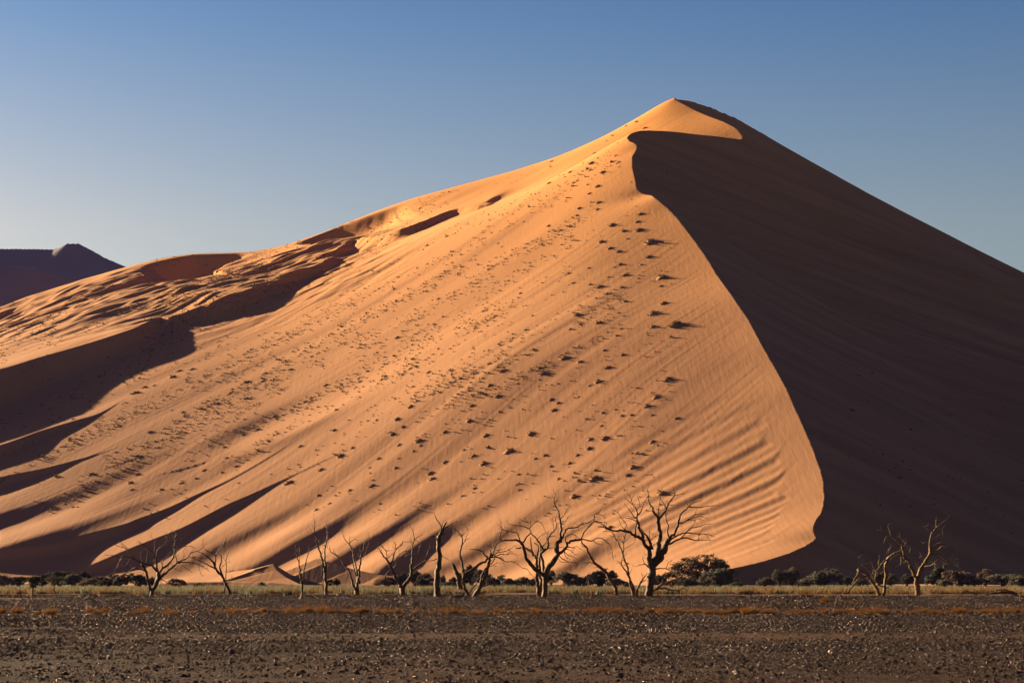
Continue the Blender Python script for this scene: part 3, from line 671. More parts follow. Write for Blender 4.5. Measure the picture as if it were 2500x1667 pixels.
dead_tree('dead_tree', 'gnarled two-armed dead tree with sunlit pale limbs before the dark slope, right side', 129, *C8,
 [(92, 88, [1498,1472,1490,1350,1485,1250,1490,1180])],
 [(52, 34, [1475,1210,1430,1110,1380,1020,1330,920,1290,850,1240,800]), (26, 8, [1240,800,1170,790,1100,790,1010,810]), (30, 24, [1260,830,1240,740,1220,680,1215,600]), (24, 5, [1215,600,1130,530,1060,480,1010,440,980,340,950,250]),
  (10, 3, [985,380,920,360,770,330]), (10, 3, [1020,450,930,430,880,560]), (15, 5, [1215,620,1100,620,1010,630,930,750]), (11, 3, [1220,650,1280,570,1230,520,1150,440]), (8, 3, [1270,590,1310,500]),
  (11, 4, [1225,660,1350,620,1360,700,1330,770]), (16, 6, [1235,720,1300,760,1420,790,1590,805]), (12, 5, [1190,795,1200,900,1170,960]), (11, 4, [1330,930,1220,920,1170,960]), (16, 5, [1470,1190,1380,1160,1300,1190]),
  (62, 42, [1505,1190,1540,1080,1590,980,1640,880,1700,790,1730,720]), (40, 16, [1730,725,1725,640,1720,540,1740,430,1780,350]), (14, 3, [1780,350,1850,270,1930,200,2040,120]), (8, 3, [1830,290,1830,130]),
  (9, 3, [1770,350,1690,320,1600,245]), (10, 3, [1790,340,1880,300,1950,300,1940,380]), (11, 3, [1730,510,1850,460,1960,470]), (15, 4, [1730,650,1830,580,1940,550,2040,610,2110,680,2240,740]),
  (14, 4, [1740,720,1870,680,1950,610,2005,660]), (19, 4, [1730,750,1880,780,1980,850,2100,870,2170,940,2240,1010,2290,1060]), (14, 5, [1740,770,1900,820,2060,930]), (32, 14, [1560,1010,1640,990,1730,980,1800,930,1860,970]),
  (9, 3, [1790,930,1880,850,1940,880,1970,960]), (9, 4, [1800,940,1830,1040]), (8, 3, [1680,560,1640,530,1600,560]), (12, 4, [1550,1010,1520,960,1480,1010])], 126, mat=M_wood, tw=1.2)
C9 = ((2150, 1360), 6.72)
def log(label, Y, C, trunks, limbs, seed, mat=M_log, cat='fallen log'):
    """a log lying down: the trunk polyline is laid like a limb, resting on the ground"""
    (ox, oy), sc = C
    rnd = random.Random(seed)
    ws = []
    for w0, w1, xy in trunks+limbs: ws.append(max(xy[1::2]))
    allp = [Vector(at(ox+xy[k]/sc, oy+xy[k+1]/sc, Y)) for w0, w1, xy in trunks+limbs for k in range(0, len(xy), 2)]
    zmin = min(p.z for p in allp)
    b = allp[0].copy(); b.z = 0
    r0 = trunks[0][0]/sc*Y/F/2
    root = empty('fallen_log' if cat == 'fallen log' else 'brushwood', b, label, cat)
    for k, (w0, w1, xy) in enumerate(trunks+limbs):
        pts = [Vector(at(ox+xy[i]/sc, oy+xy[i+1]/sc, Y)) for i in range(0, len(xy), 2)]
        n = len(pts)
        rr = [(w0+(w1-w0)*i/max(1, n-1))/sc*Y/F/2*1.5 for i in range(n)]
        sl = rnd.uniform(-.5, .5)
        for i, p in enumerate(pts):
            p.z = p.z-zmin+0.4*r0
            p.y += sl*(p.x-pts[0].x)
        q, r = refine([p-b for p in pts], rr, rnd, 0.12, 0.04)
        V, Fc = [], []; tube(V, Fc, q, r, 9, rnd, 0.16)
        twigs(V, Fc, q, r, rnd, int(3*len(q)/8), 0.08, 0.3, 0)
        mesh_obj('log' if k == 0 else 'branch', [tuple(v) for v in V], Fc, mat, root, smooth=True)
    return root
log('large humped dark log with a forked upper branch, at the far right gravel edge', 130, C9, [(44, 16, [2240,582,2120,545,2000,535,1880,555,1760,588])], [(20, 8, [2120,540,2050,505,1950,500,1880,520,1850,475])], 201)
log('slim dark broken log pointing up left, left of the large humped log', 130, C9, [(24, 8, [1590,585,1500,545,1430,530,1365,495])], [], 202)
C10 = ((900, 1380), 5.88)
log('long dark log with a pale tip lying behind the thick straight trunk', 143, C10, [(26, 12, [1290,390,1180,378,1100,372,1040,380])], [(12, 4, [1170,372,1140,290])], 203)
log('flat dark log half sunk in the gravel right of the thick straight trunk', 116, C10, [(34, 10, [1370,440,1290,443,1200,450,1150,458])], [], 204)
log('thin bent stick log left of the thick straight trunk', 136, C10, [(12, 6, [720,410,700,385,660,388,590,375])], [], 205)
log('small arched root log between the V-shaped tree and the thick trunk', 135, C10, [(16, 7, [890,405,860,385,830,376,820,400])], [], 206)
log('short dark log in the gravel just right of the pale-stemmed leaning tree', 116, C10, [(22, 10, [1810,455,1760,440,1700,432])], [], 207)
log('low crumbling dark log between the paired-stem and three-fan trees', 128, C3, [(26, 14, [990,1440,1060,1427,1120,1430,1190,1442])], [], 208)
log('dark heap of broken wood left of the thin twin-stemmed tree', 130, C3, [(26, 20, [20,1430,90,1425,150,1415,180,1440])], [(16, 8, [120,1425,150,1400])], 209)
C11 = ((0, 1380), 8.0)
log('low dark log in the gravel left of the broad dead tree', 103, C11, [(30, 12, [1640,685,1740,655,1880,668])], [(12, 6, [1740,655,1690,640])], 210)
log('brown tangle of dry brushwood on the gravel below the broad dead tree', 101, C1, [(16, 8, [60,1475,200,1450,300,1440,400,1400])], [(10, 4, [200,1450,260,1420,330,1400]), (10, 4, [300,1445,360,1420,430,1430]), (8, 3, [120,1460,180,1430])], 211, mat=M_bark, cat='brushwood')
log('pale bent log lying in the gravel under the slender leaning tree', 108, C2, [(18, 8, [1850,1450,1740,1440,1640,1445,1560,1465])], [], 212, mat=M_wood)
C12 = ((1350, 1340), 4.704)
log('thin dry stick lying on the sand strip at the foot of the dark slope', 131, C12, [(8, 4, [2330,515,2250,508,2180,500,2120,505,2060,470])], [], 213)
# ---------------------------------------------------------------- gravel plain
def ground_z(x, y):
    return (0.05*vnoise(x/9., y/5.)+0.02*vnoise(x/2.3+9, y/1.7))*sstep(10, 16, y)*sstep(150, 120, y)
def ground_mat():
    m, nt, b = new_mat('gravel_ground'); N = nt.nodes; L = nt.links
    tc = N.new('ShaderNodeTexCoord'); sp = N.new('ShaderNodeSeparateXYZ'); L.new(tc.outputs['Object'], sp.inputs[0])
    def noise(scale, det, mapscale=(1, 1, 1)):
        mp = N.new('ShaderNodeMapping'); mp.inputs['Scale'].default_value = mapscale
        n = N.new('ShaderNodeTexNoise'); n.inputs['Scale'].default_value = scale; n.inputs['Detail'].default_value = det
        L.new(tc.outputs['Object'], mp.inputs[0]); L.new(mp.outputs[0], n.inputs[0]); return n
    n1 = noise(9.0, 8); n2 = noise(0.35, 4, (0.5, 1.4, 1)); n3 = noise(30, 3)
    r = N.new('ShaderNodeValToRGB'); L.new(n1.outputs[0], r.inputs[0])
    e = r.color_ramp.elements; e[0].position = 0.36; e[0].color = (0.013, 0.008, 0.006, 1); e[1].position = 0.66; e[1].color = (0.068, 0.036, 0.025, 1)
    sand = N.new('ShaderNodeRGB'); sand.outputs[0].default_value = (0.135, 0.074, 0.044, 1)
    # sandy where stones thin out: an attribute painted on the sheet from the real stone density
    at_ = N.new('ShaderNodeAttribute'); at_.attribute_name = 'sandy'
    mx = N.new('ShaderNodeMix'); mx.data_type = 'RGBA'; L.new(at_.outputs['Fac'], mx.inputs[0]); L.new(r.outputs[0], mx.inputs[6]); L.new(sand.outputs[0], mx.inputs[7])
    L.new(mx.outputs[2], b.inputs['Base Color']); b.inputs['Roughness'].default_value = 0.85; b.inputs['Specular IOR Level'].default_value = 0.05
    bp = N.new('ShaderNodeBump'); bp.inputs['Strength'].default_value = 0.8; bp.inputs['Distance'].default_value = 0.03
    ad = N.new('ShaderNodeMath'); ad.operation = 'ADD'; L.new(n1.outputs[0], ad.inputs[0]); L.new(n3.outputs[0], ad.inputs[1])
    L.new(ad.outputs[0], bp.inputs['Height']); L.new(bp.outputs[0], b.inputs['Normal'])
    return m
M_ground = ground_mat()
def row_of(y): return HY+EYE/y*F
def sandy(x, y):
    """0 stony .. 1 bare sand"""
    n = vnoise(x/5.+3, y/2.2); n2 = vnoise(x/1.6, y/0.9)
    s = 0.85*np.exp(-((y-37.6+1.6*vnoise(x/9., y*0+2))/1.9)**2)*(0.7+0.8*n)
    s = s+0.45*np.exp(-((y-47.0+3*vnoise(x/6., y*0+5))/1.2)**2)*sstep(0.0, 0.2, vnoise(x/7.+40, y*0))
    s = s+0.5*np.exp(-((y-62.5)/1.6)**2)
    s = s+0.35*sstep(33, 22, y)*(0.5+n)
    s = s+sstep(126, 129, y+2.0*vnoise(x/8., y*0))*sstep(3, 9, x)+sstep(138, 141, y)*1.0
    s = s+0.9*sstep(102, 106, y)*sstep(114, 110, y)*sstep(-22, -27, x)
    return np.clip(s+0.25*n2*0.6, 0, 1)
def build_ground():
    X1 = np.concatenate([np.arange(-70, 70.01, 0.7)]); Y1 = np.concatenate([np.arange(-5, 14, 3), np.arange(14, 70, 0.25), np.arange(70, 160, 0.6)])
    X = np.concatenate([[-4000, -1500, -600, -250, -120], X1, [120, 250, 600, 1500, 4000]])
    Y = np.concatenate([[-600, -100], Y1, [170, 200, 260, 300, 400, 700, 1500, 3000, 6000, 9000]])
    XX, YY = np.meshgrid(X, Y); ZZ = ground_z(XX, YY)
    ny, nx = XX.shape
    v = np.stack([XX, YY, ZZ], -1).reshape(-1, 3)
    i = np.arange(nx-1)[None]+np.arange(ny-1)[:, None]*nx
    f = np.stack([i, i+1, i+1+nx, i+nx], -1).reshape(-1, 4)
    o = mesh_obj('gravel_plain', v, f, M_ground, smooth=True)
    a = o.data.attributes.new('sandy', 'FLOAT', 'POINT'); a.data.foreach_set('value', sandy(XX, YY).ravel().astype(np.float32))
    tag(o, kind='structure')
build_ground()

def stone_mat():
    m, nt, b = new_mat('dark_stone'); N = nt.nodes; L = nt.links
    at_ = N.new('ShaderNodeAttribute'); at_.attribute_type = 'INSTANCER'; at_.attribute_name = 'tone'
    r = N.new('ShaderNodeValToRGB'); L.new(at_.outputs['Fac'], r.inputs[0]); r.color_ramp.interpolation = 'LINEAR'
    e = r.color_ramp.elements; e[0].position = 0; e[0].color = (0.010, 0.008, 0.008, 1); e[1].position = 1; e[1].color = (0.55, 0.45, 0.34, 1)
    q = e.new(0.6); q.color = (0.018, 0.0115, 0.009, 1); q = e.new(0.9); q.color = (0.055, 0.034, 0.026, 1); q = e.new(0.97); q.color = (0.16, 0.11, 0.075, 1)
    # desert varnish: a dark matt body with a thin warm sheen
    out = [q for q in N if q.type == 'OUTPUT_MATERIAL'][0]; N.remove(b)
    b = N.new('ShaderNodeBsdfDiffuse'); L.new(r.outputs[0], b.inputs[0])
    g = N.new('ShaderNodeBsdfGlossy'); g.inputs[0].default_value = (1.0, 0.70, 0.60, 1); g.inputs['Roughness'].default_value = 0.16
    ms = N.new('ShaderNodeMixShader'); ms.inputs[0].default_value = 0.042
    L.new(b.outputs[0], ms.inputs[1]); L.new(g.outputs[0], ms.inputs[2]); L.new(ms.outputs[0], out.inputs[0])
    tc = N.new('ShaderNodeTexCoord'); n = N.new('ShaderNodeTexNoise'); n.inputs['Scale'].default_value = 3; n.inputs['Detail'].default_value = 3
    L.new(tc.outputs['Object'], n.inputs[0])
    bp = N.new('ShaderNodeBump'); bp.inputs['Strength'].default_value = 0.5; bp.inputs['Distance'].default_value = 0.2; L.new(n.outputs[0], bp.inputs['Height']); L.new(bp.outputs[0], b.inputs['Normal']); L.new(bp.outputs[0], g.inputs['Normal'])
    return m
M_stone = stone_mat()
def stones():
    rs = np.random.RandomState(5)
    P, S, T = [], [], []
    for y0, y1, dens, smin, smax, pw in ((16, 22, 480, 0.009, 0.07, 2.3), (22, 30, 420, 0.010, 0.08, 2.3), (30, 45, 400, 0.013, 0.085, 2.3), (45, 66, 290, 0.018, 0.10, 2.1), (66, 95, 120, 0.034, 0.12, 2.2), (95, 134, 40, 0.05, 0.14, 2.4)):
        hw = 0.29
        area = hw*(y1*y1-y0*y0)+12*(y1-y0)
        n = int(area*dens)
        y = np.sqrt(rs.rand(n)*(y1*y1-y0*y0)+y0*y0); x = (rs.rand(n)*2-1)*(hw*y+6)
        s = smin*(1-rs.rand(n)*(1-(smin/smax)**pw))**(-1/pw)
        sd = sandy(x, y); cl = 0.85+1.5*vnoise(x/0.8, y/0.8)+0.8*vnoise(x/3.1+7, y/2.)
        keep = rs.rand(n) < np.clip(cl, 0.08, 1)*(1-0.97*np.clip(sd*1.5, 0, 1))
        keep |= (rs.rand(n) < 0.12) & (s < smin*1.6) & (sd < 0.97)
        x, y, s = x[keep], y[keep], s[keep]
        P.append(np.stack([x, y, ground_z(x, y)+s*0.12], -1)); S.append(s)
    P = np.concatenate(P); s = np.concatenate(S); n = len(P)
    sc = np.stack([s*rs.uniform(0.38, 0.62, n), s*rs.uniform(0.32, 0.55, n), s*rs.uniform(0.20, 0.42, n)], -1)
    rot = np.stack([rs.normal(0, 0.25, n), rs.normal(0, 0.25, n), rs.rand(n)*6.283], -1)
    tone = rs.rand(n)**1.0
    tone = np.where((rs.rand(n) < 0.006) & (s < 0.05), 1.0, tone*0.97)
    me = bpy.data.meshes.new('gravel'); me.vertices.add(n); me.vertices.foreach_set('co', P.astype(np.float32).ravel())
    for nm, ty, ar, key in (('sc', 'FLOAT_VECTOR', sc, 'vector'), ('rot', 'FLOAT_VECTOR', rot, 'vector'), ('tone', 'FLOAT', tone, 'value')):
        a = me.attributes.new(nm, ty, 'POINT'); a.data.foreach_set(key, ar.astype(np.float32).ravel())
    a = me.attributes.new('pick', 'INT', 'POINT'); a.data.foreach_set('value', rs.randint(0, 5, n).astype(np.int32))
    me.update(); me.materials.append(M_stone)
    o = bpy.data.objects.new('gravel', me); COL.objects.link(o); tag(o, 'dark glinting gravel and pebbles scattered over the plain', 'gravel', kind='stuff')
    ng = bpy.data.node_groups.new('scatter_stones', 'GeometryNodeTree')
    ng.interface.new_socket('Geometry', in_out='INPUT', socket_type='NodeSocketGeometry'); ng.interface.new_socket('Geometry', in_out='OUTPUT', socket_type='NodeSocketGeometry')
    N = ng.nodes; L = ng.links
    gi = N.new('NodeGroupInput'); go = N.new('NodeGroupOutput')
    join = N.new('GeometryNodeJoinGeometry')
    for k in range(5):
        ico = N.new('GeometryNodeMeshIcoSphere'); ico.inputs['Subdivisions'].default_value = 2; ico.inputs['Radius'].default_value = 1
        sp = N.new('GeometryNodeSetPosition'); no = N.new('ShaderNodeTexNoise'); no.noise_dimensions = '4D'; no.inputs['W'].default_value = k*7.7; no.inputs['Scale'].default_value = 0.75; no.inputs['Detail'].default_value = 1
        su = N.new('ShaderNodeVectorMath'); su.operation = 'SUBTRACT'; su.inputs[1].default_value = (0.5, 0.5, 0.5); L.new(no.outputs['Color'], su.inputs[0])
        ml = N.new('ShaderNodeVectorMath'); ml.operation = 'SCALE'; ml.inputs['Scale'].default_value = 1.5; L.new(su.outputs[0], ml.inputs[0])
        L.new(ico.outputs[0], sp.inputs[0]); L.new(ml.outputs[0], sp.inputs['Offset'])
        sm = N.new('GeometryNodeSetMaterial'); sm.inputs['Material'].default_value = M_stone; L.new(sp.outputs[0], sm.inputs[0])
        g2i = N.new('GeometryNodeGeometryToInstance'); L.new(sm.outputs[0], g2i.inputs[0]); L.new(g2i.outputs[0], join.inputs[0])
    iop = N.new('GeometryNodeInstanceOnPoints'); L.new(gi.outputs[0], iop.inputs['Points']); L.new(join.outputs[0], iop.inputs['Instance'])
    iop.inputs['Pick Instance'].default_value = True
    def attr(nm, ty):
        a = N.new('GeometryNodeInputNamedAttribute'); a.data_type = ty; a.inputs['Name'].default_value = nm; return a.outputs['Attribute']
    L.new(attr('pick', 'INT'), iop.inputs['Instance Index']); L.new(attr('rot', 'FLOAT_VECTOR'), iop.inputs['Rotation']); L.new(attr('sc', 'FLOAT_VECTOR'), iop.inputs['Scale'])
    L.new(iop.outputs[0], go.inputs[0])
    md = o.modifiers.new('scatter', 'NODES'); md.node_group = ng
    print('stones', n, time.time()-T0)
stones()
# ---------------------------------------------------------------- plants
def leaf_mat(name, c1, c2, trans=0.25, scale=6.0):
    m = bpy.data.materials.new(name); m.use_nodes = True; nt = m.node_tree; nt.nodes.clear(); N = nt.nodes; L = nt.links
    out = N.new('ShaderNodeOutputMaterial'); d = N.new('ShaderNodeBsdfDiffuse'); t = N.new('ShaderNodeBsdfTranslucent'); mixs = N.new('ShaderNodeMixShader')
    tc = N.new('ShaderNodeTexCoord'); n = N.new('ShaderNodeTexNoise'); n.inputs['Scale'].default_value = scale; n.inputs['Detail'].default_value = 3
    L.new(tc.outputs['Object'], n.inputs[0])
    r = N.new('ShaderNodeMapRange'); r.inputs[1].default_value = 0.35; r.inputs[2].default_value = 0.65; L.new(n.outputs[0], r.inputs[0])
    mx = N.new('ShaderNodeMix'); mx.data_type = 'RGBA'; mx.inputs[6].default_value = (*c1, 1); mx.inputs[7].default_value = (*c2, 1)
    L.new(r.outputs[0], mx.inputs[0]); L.new(mx.outputs[2], d.inputs[0]); L.new(mx.outputs[2], t.inputs[0])
    mixs.inputs[0].default_value = trans; L.new(d.outputs[0], mixs.inputs[1]); L.new(t.outputs[0], mixs.inputs[2]); L.new(mixs.outputs[0], out.inputs[0])
    return m
M_rust = leaf_mat('rust_grass', (0.10, 0.040, 0.012), (0.21, 0.092, 0.026), 0.4, 9)
M_tan = leaf_mat('tan_grass', (0.15, 0.086, 0.038), (0.225, 0.138, 0.062), 0.35, 0.8)
M_pale = leaf_mat('pale_scrub', (0.14, 0.128, 0.075), (0.23, 0.212, 0.135), 0.3, 0.7)
M_acdark = leaf_mat('acacia_leaf_dark', (0.058, 0.054, 0.044), (0.105, 0.098, 0.074), 0.18, 0.9)
M_acgrey = leaf_mat('acacia_leaf_grey', (0.11, 0.096, 0.074), (0.19, 0.165, 0.125), 0.18, 0.9)
M_acbrown = leaf_mat('acacia_leaf_brown', (0.12, 0.084, 0.062), (0.20, 0.14, 0.10), 0.18, 0.9)
M_acgreen = leaf_mat('shrub_leaf_green', (0.085, 0.09, 0.038), (0.14, 0.14, 0.062), 0.3, 0.9)
M_dgrass = leaf_mat('dune_grass', (0.060, 0.042, 0.016), (0.19, 0.125, 0.045), 0.2, 1.2)

def blades(rs, n, rad, h0, h1, wid, spread=0.9, cx=0., cy=0., curve=0.3):
    """n thin bent blades as two-segment strips; returns verts, faces"""
    a = rs.rand(n)*6.283; rr = rad*np.sqrt(rs.rand(n))
    bx = cx+rr*np.cos(a)*0.55; by = cy+rr*np.sin(a)*0.55
    h = rs.uniform(h0, h1, n)*(1-0.45*(rr/max(rad, 1e-6))**2)
    lean = spread*rr/max(rad, 1e-6)
    dx = np.cos(a)*lean*h+rs.normal(0, 0.12, n)*h; dy = np.sin(a)*lean*h+rs.normal(0, 0.12, n)*h
    w = wid*rs.uniform(0.6, 1.3, n); ta = rs.rand(n)*3.1416; wx = np.cos(ta)*w/2; wy = np.sin(ta)*w/2
    z0 = np.full(n, -0.02)
    P = np.stack([np.stack([bx-wx, by-wy, z0], -1), np.stack([bx+wx, by+wy, z0], -1),
                  np.stack([bx+dx*.45+wx*.7, by+dy*.45+wy*.7, h*.6], -1), np.stack([bx+dx*.45-wx*.7, by+dy*.45-wy*.7, h*.6], -1),
                  np.stack([bx+dx*(1+curve)+wx*.2, by+dy*(1+curve)+wy*.2, h], -1), np.stack([bx+dx*(1+curve)-wx*.2, by+dy*(1+curve)-wy*.2, h], -1)], 1)
    i = np.arange(n)[:, None]*6
    f = np.concatenate([i+np.array([[0, 1, 2, 3]]), i+np.array([[3, 2, 4, 5]])], 0)
    return P.reshape(-1, 3), f

rs = np.random.RandomState(21)
# --- rust orange tufts along the ground
def clone(src, loc, rz, sc, name=None):
    o = src.copy(); COL.objects.link(o); o.location = loc; o.rotation_euler = (0, 0, rz); o.scale = sc; return o
tuft_src = []
for k in range(6):
    V, Fc = [], []; off = 0
    for j in range(rs.randint(2, 5)):
        v, f = blades(rs, 170, 0.13*rs.uniform(.7, 1.2), 0.09, 0.20, 0.006, 0.8, cx=rs.uniform(-.12, .12), cy=rs.uniform(-.05, .05))
        V.append(v); Fc.append(f+off); off += len(v)
    tuft_src.append((np.concatenate(V), np.concatenate(Fc)))
tufts = []
left = [2, 35, 46, 60, 90, 125, 133, 165, 217, 232, 240, 255, 310, 330, 345, 355, 410, 418, 440, 470, 510, 530, 557, 566, 580, 600, 618, 635, 646, 672, 693]
px = 705.0; xs = list(left)
while px < 2500:
    if not (1530 < px < 1546 or 2288 < px < 2296 or 2170 < px < 2182 or 1362 < px < 1368): xs.append(px)
    px += rs.uniform(9, 21)
meshes = []
for k, pxx in enumerate(xs):
    Y = 62.6+rs.normal(0, 0.9)
    big = 0.75 if pxx < 650 else 0.95
    s = big*rs.uniform(0.55, 1.3)*(1.35 if rs.rand() < 0.2 else 1)
    x = (pxx-1250)/F*Y; z = float(ground_z(np.array([x]), np.array([Y]))[0])
    vi = k % 6
    if k < 6:
        o = mesh_obj('grass_tuft', tuft_src[vi][0], tuft_src[vi][1], M_rust); meshes.append(o)
        o.location = (x, Y, z); o.scale = (s, s, s)
    else:
        o = clone(meshes[vi], (x, Y, z), rs.rand()*6.28, (s*rs.uniform(.9, 1.3), s, s*rs.uniform(.8, 1.15)))
    tag(o, 'rust orange dry grass tuft in the long row crossing the gravel plain', 'grass tuft', 'rust orange grass tufts in a row on the gravel')
for (pxx, row, s) in [(1962, 1455, 1.6), (1979, 1455, 1.5), (2033, 1455, .7), (2013, 1472, 1.9), (1903, 1475, .9), (1944, 1475, .9), (2083, 1472, .8), (2098, 1472, .9), (1871, 1477, .8), (2056, 1474, .8), (1176, 1458, 1.3), (1196, 1458, 1.0), (760, 1453, 1.2), (728, 1453, 1.1), (1185, 1459, .8), (650, 1452, 1.1), (665, 1453, 1), (632, 1453, .9), (700, 1453, 1)]:
    Y = EYE*F/(row-HY); x = (pxx-1250)/F*Y
    o = clone(meshes[int(rs.randint(6))], (x, Y, 0), rs.rand()*6.28, (s, s, s*.9))
    tag(o, 'small rust orange tuft on the gravel beyond the long row of tufts', 'grass tuft', 'scattered rust orange tufts beyond the row')

# --- pale scrub band behind the dead trees
def scrub_band():
    V, Fc = [[], []], [[], []]; off = [0, 0]
    for _ in range(4100):
        Y = 141+46*rs.rand()**1.3; x = (rs.rand()*2-1)*(0.275*Y+9)
        if vnoise(np.array(x/7.), np.array(Y/9.)) < -0.33: continue
        dn = float(vnoise(np.array(x/11.+50), np.array(Y/14.)))
        k = 1 if rs.rand() < 0.42+dn*0.9 else 0
        h = (0.34, 0.62) if k else (0.26, 0.50)
        hh = rs.uniform(0.75, 1.2)
        v, f = blades(rs, 34, 0.42, h[0]*hh, h[1]*hh, 0.05, 0.55, cx=x, cy=Y)
        V[k].append(v); Fc[k].append(f+off[k]); off[k] += len(v)
    o = mesh_obj('dry_scrub', np.concatenate(V[0]+V[1]), np.concatenate([np.concatenate(Fc[0]), np.concatenate(Fc[1])+off[0]]), M_tan)
    o.data.materials.append(M_pale)
    mi = np.zeros(len(o.data.polygons), np.int32); mi[sum(len(f) for f in Fc[0]):] = 1
    o.data.polygons.foreach_set('material_index', mi)
    tag(o, 'band of pale green and straw coloured scrub behind the dead trees', 'scrub', kind='stuff')
scrub_band()

# --- living acacia bushes
def crown_mesh(seed, lobes, W, H, Dp, leaf=0.10, n=5200, flat=0.5, base=0.15, gap=0.5):
    """leaf sized faces gathered in clumps spread through an uneven crown"""
    r = np.random.RandomState(seed)
    C = []
    for (lx, lz, lr, lh) in lobes:
        m = max(6, int(26*lr*2))
        for _ in range(m):
            a = r.rand()*6.283; q = r.rand()**0.4
            ux, uy = math.cos(a)*q, math.sin(a)*q
            top = math.sqrt(max(0, 1-q*q))
            uz = top*(r.rand()**0.45)
            C.append((lx*W/2+ux*lr*W/2, uy*lr*Dp/2, base*H+lz*H+uz*lh*H, r.uniform(0.5, 1.1)))
    C = np.array(C)
    idx = r.randint(0, len(C), n); c = C[idx]
    rad = 0.30*c[:, 3:4]*(W/6.0)**0.5
    p = c[:, :3]+r.normal(0, 1, (n, 3))*rad*np.array([[0.75, 0.75, 0.42]])
    p[:, 2] = np.maximum(p[:, 2], 0.05)
    s = leaf*r.uniform(0.5, 1.4, (n, 1, 1))
    d1 = r.normal(0, 1, (n, 3)); d1 /= np.linalg.norm(d1, axis=1, keepdims=True)
    d2 = np.cross(d1, r.normal(0, 1, (n, 3))); d2 /= np.linalg.norm(d2, axis=1, keepdims=True)
    q = np.stack([-d1-d2*.5, d1-d2*.5, d1*.6+d2*.6, -d1*.5+d2*.7], 1)*s+p[:, None]
    return q.reshape(-1, 3), np.arange(n*4).reshape(-1, 4), C
def stems_mesh(seed, C, H, W, ntr=4, r0=0.13, z0=-0.1):
    rnd = random.Random(seed); V, Fc = [], []
    pick = [C[rnd.randrange(len(C))] for _ in range(26)]
    for k, c in enumerate(pick):
        b = Vector((rnd.uniform(-.06, .06)*W, rnd.uniform(-.05, .05)*W, z0))
        e = Vector((c[0], c[1], c[2]))
        m1 = b.lerp(e, .35)+Vector((-(e.x-b.x)*.15, 0, H*.06)); m2 = b.lerp(e, .7)+Vector((rnd.uniform(-.2, .2), rnd.uniform(-.2, .2), .1))
        rr = r0*(1.0 if k < ntr else 0.45)
        q, ra = refine([b, m1, m2, e], [rr, rr*.7, rr*.4, rr*.15], rnd, .4, .05)
        tube(V, Fc, q, ra, 5, rnd, .1)
    return [tuple(v) for v in V], Fc
M_acbark = bark_mat('acacia_bark', (0.03, 0.022, 0.015), (0.09, 0.065, 0.045))
FORMS = {
 'dome': [(0, 0, .9, .75), (-.45, -.02, .5, .55), (.45, -.02, .5, .6), (.1, .25, .5, .5)],
 'lop': [(-.35, .1, .6, .7), (.3, .0, .6, .55), (.05, .3, .45, .4), (.7, -.05, .3, .4)],
 'flat': [(0, .45, .95, .32), (-.45, .38, .5, .3), (.5, .42, .45, .33), (-.1, .05, .35, .3)],
 'twin': [(-.5, .15, .45, .65), (.45, .25, .5, .6), (0, 0, .6, .4)],
 'airy': [(-.55, .3, .4, .4), (-.1, .5, .42, .38), (.4, .42, .42, .42), (.75, .25, .3, .35), (-.8, .1, .3, .35), (.1, .05, .5, .25)],
 'tall': [(0, .3, .7, .6), (-.3, .1, .5, .5), (.35, .2, .45, .5)],
}
protos = {}
def acacia(px, top, wpx, form, mat, label, Y=270, bottom=None, seed=0, uniq=False, n=None, dens=1.0):
    W = wpx*(1.05 if uniq else 1.25)/F*Y; row0 = bottom or HY+EYE/Y*F
    H = (row0-top+4)/F*Y
    zb = 0.0 if bottom is None else EYE+(HY-bottom)/F*Y
    x = (px-1250)/F*Y
    key = (form, mat.name, seed % 2)
    root = empty('acacia_tree', (x, Y, zb), label, 'acacia', 'living acacias along the foot of the dune')
    if uniq or key not in protos:
        w0, h0 = (W, H) if uniq else (4.0, 2.3)
        nn = n or int(min(15000, 900+430*w0*h0*dens))
        v, f, C = crown_mesh(hash((form, seed)) % 1000 if False else (sum(map(ord, form))+seed*37+len(mat.name)), FORMS[form], w0, h0/1.12, w0*0.8, leaf=0.085, n=nn)
        me = mesh_obj('crown', v, f, mat, root)
        sv, sf = stems_mesh(seed+5, C, h0, w0)
        st = mesh_obj('trunk', sv, sf, M_acbark, root, smooth=True)
        if not uniq: protos[key] = (me, st, w0, h0)
    else:
        me, st, w0, h0 = protos[key]
        for s in (me, st):
            c = s.copy(); COL.objects.link(c); c.parent = root
    root.scale = (W/w0*(1 if seed % 3 else -1), W/w0, H/h0)
    return root
D, G, B, GR = M_acdark, M_acgrey, M_acbrown, M_acgreen
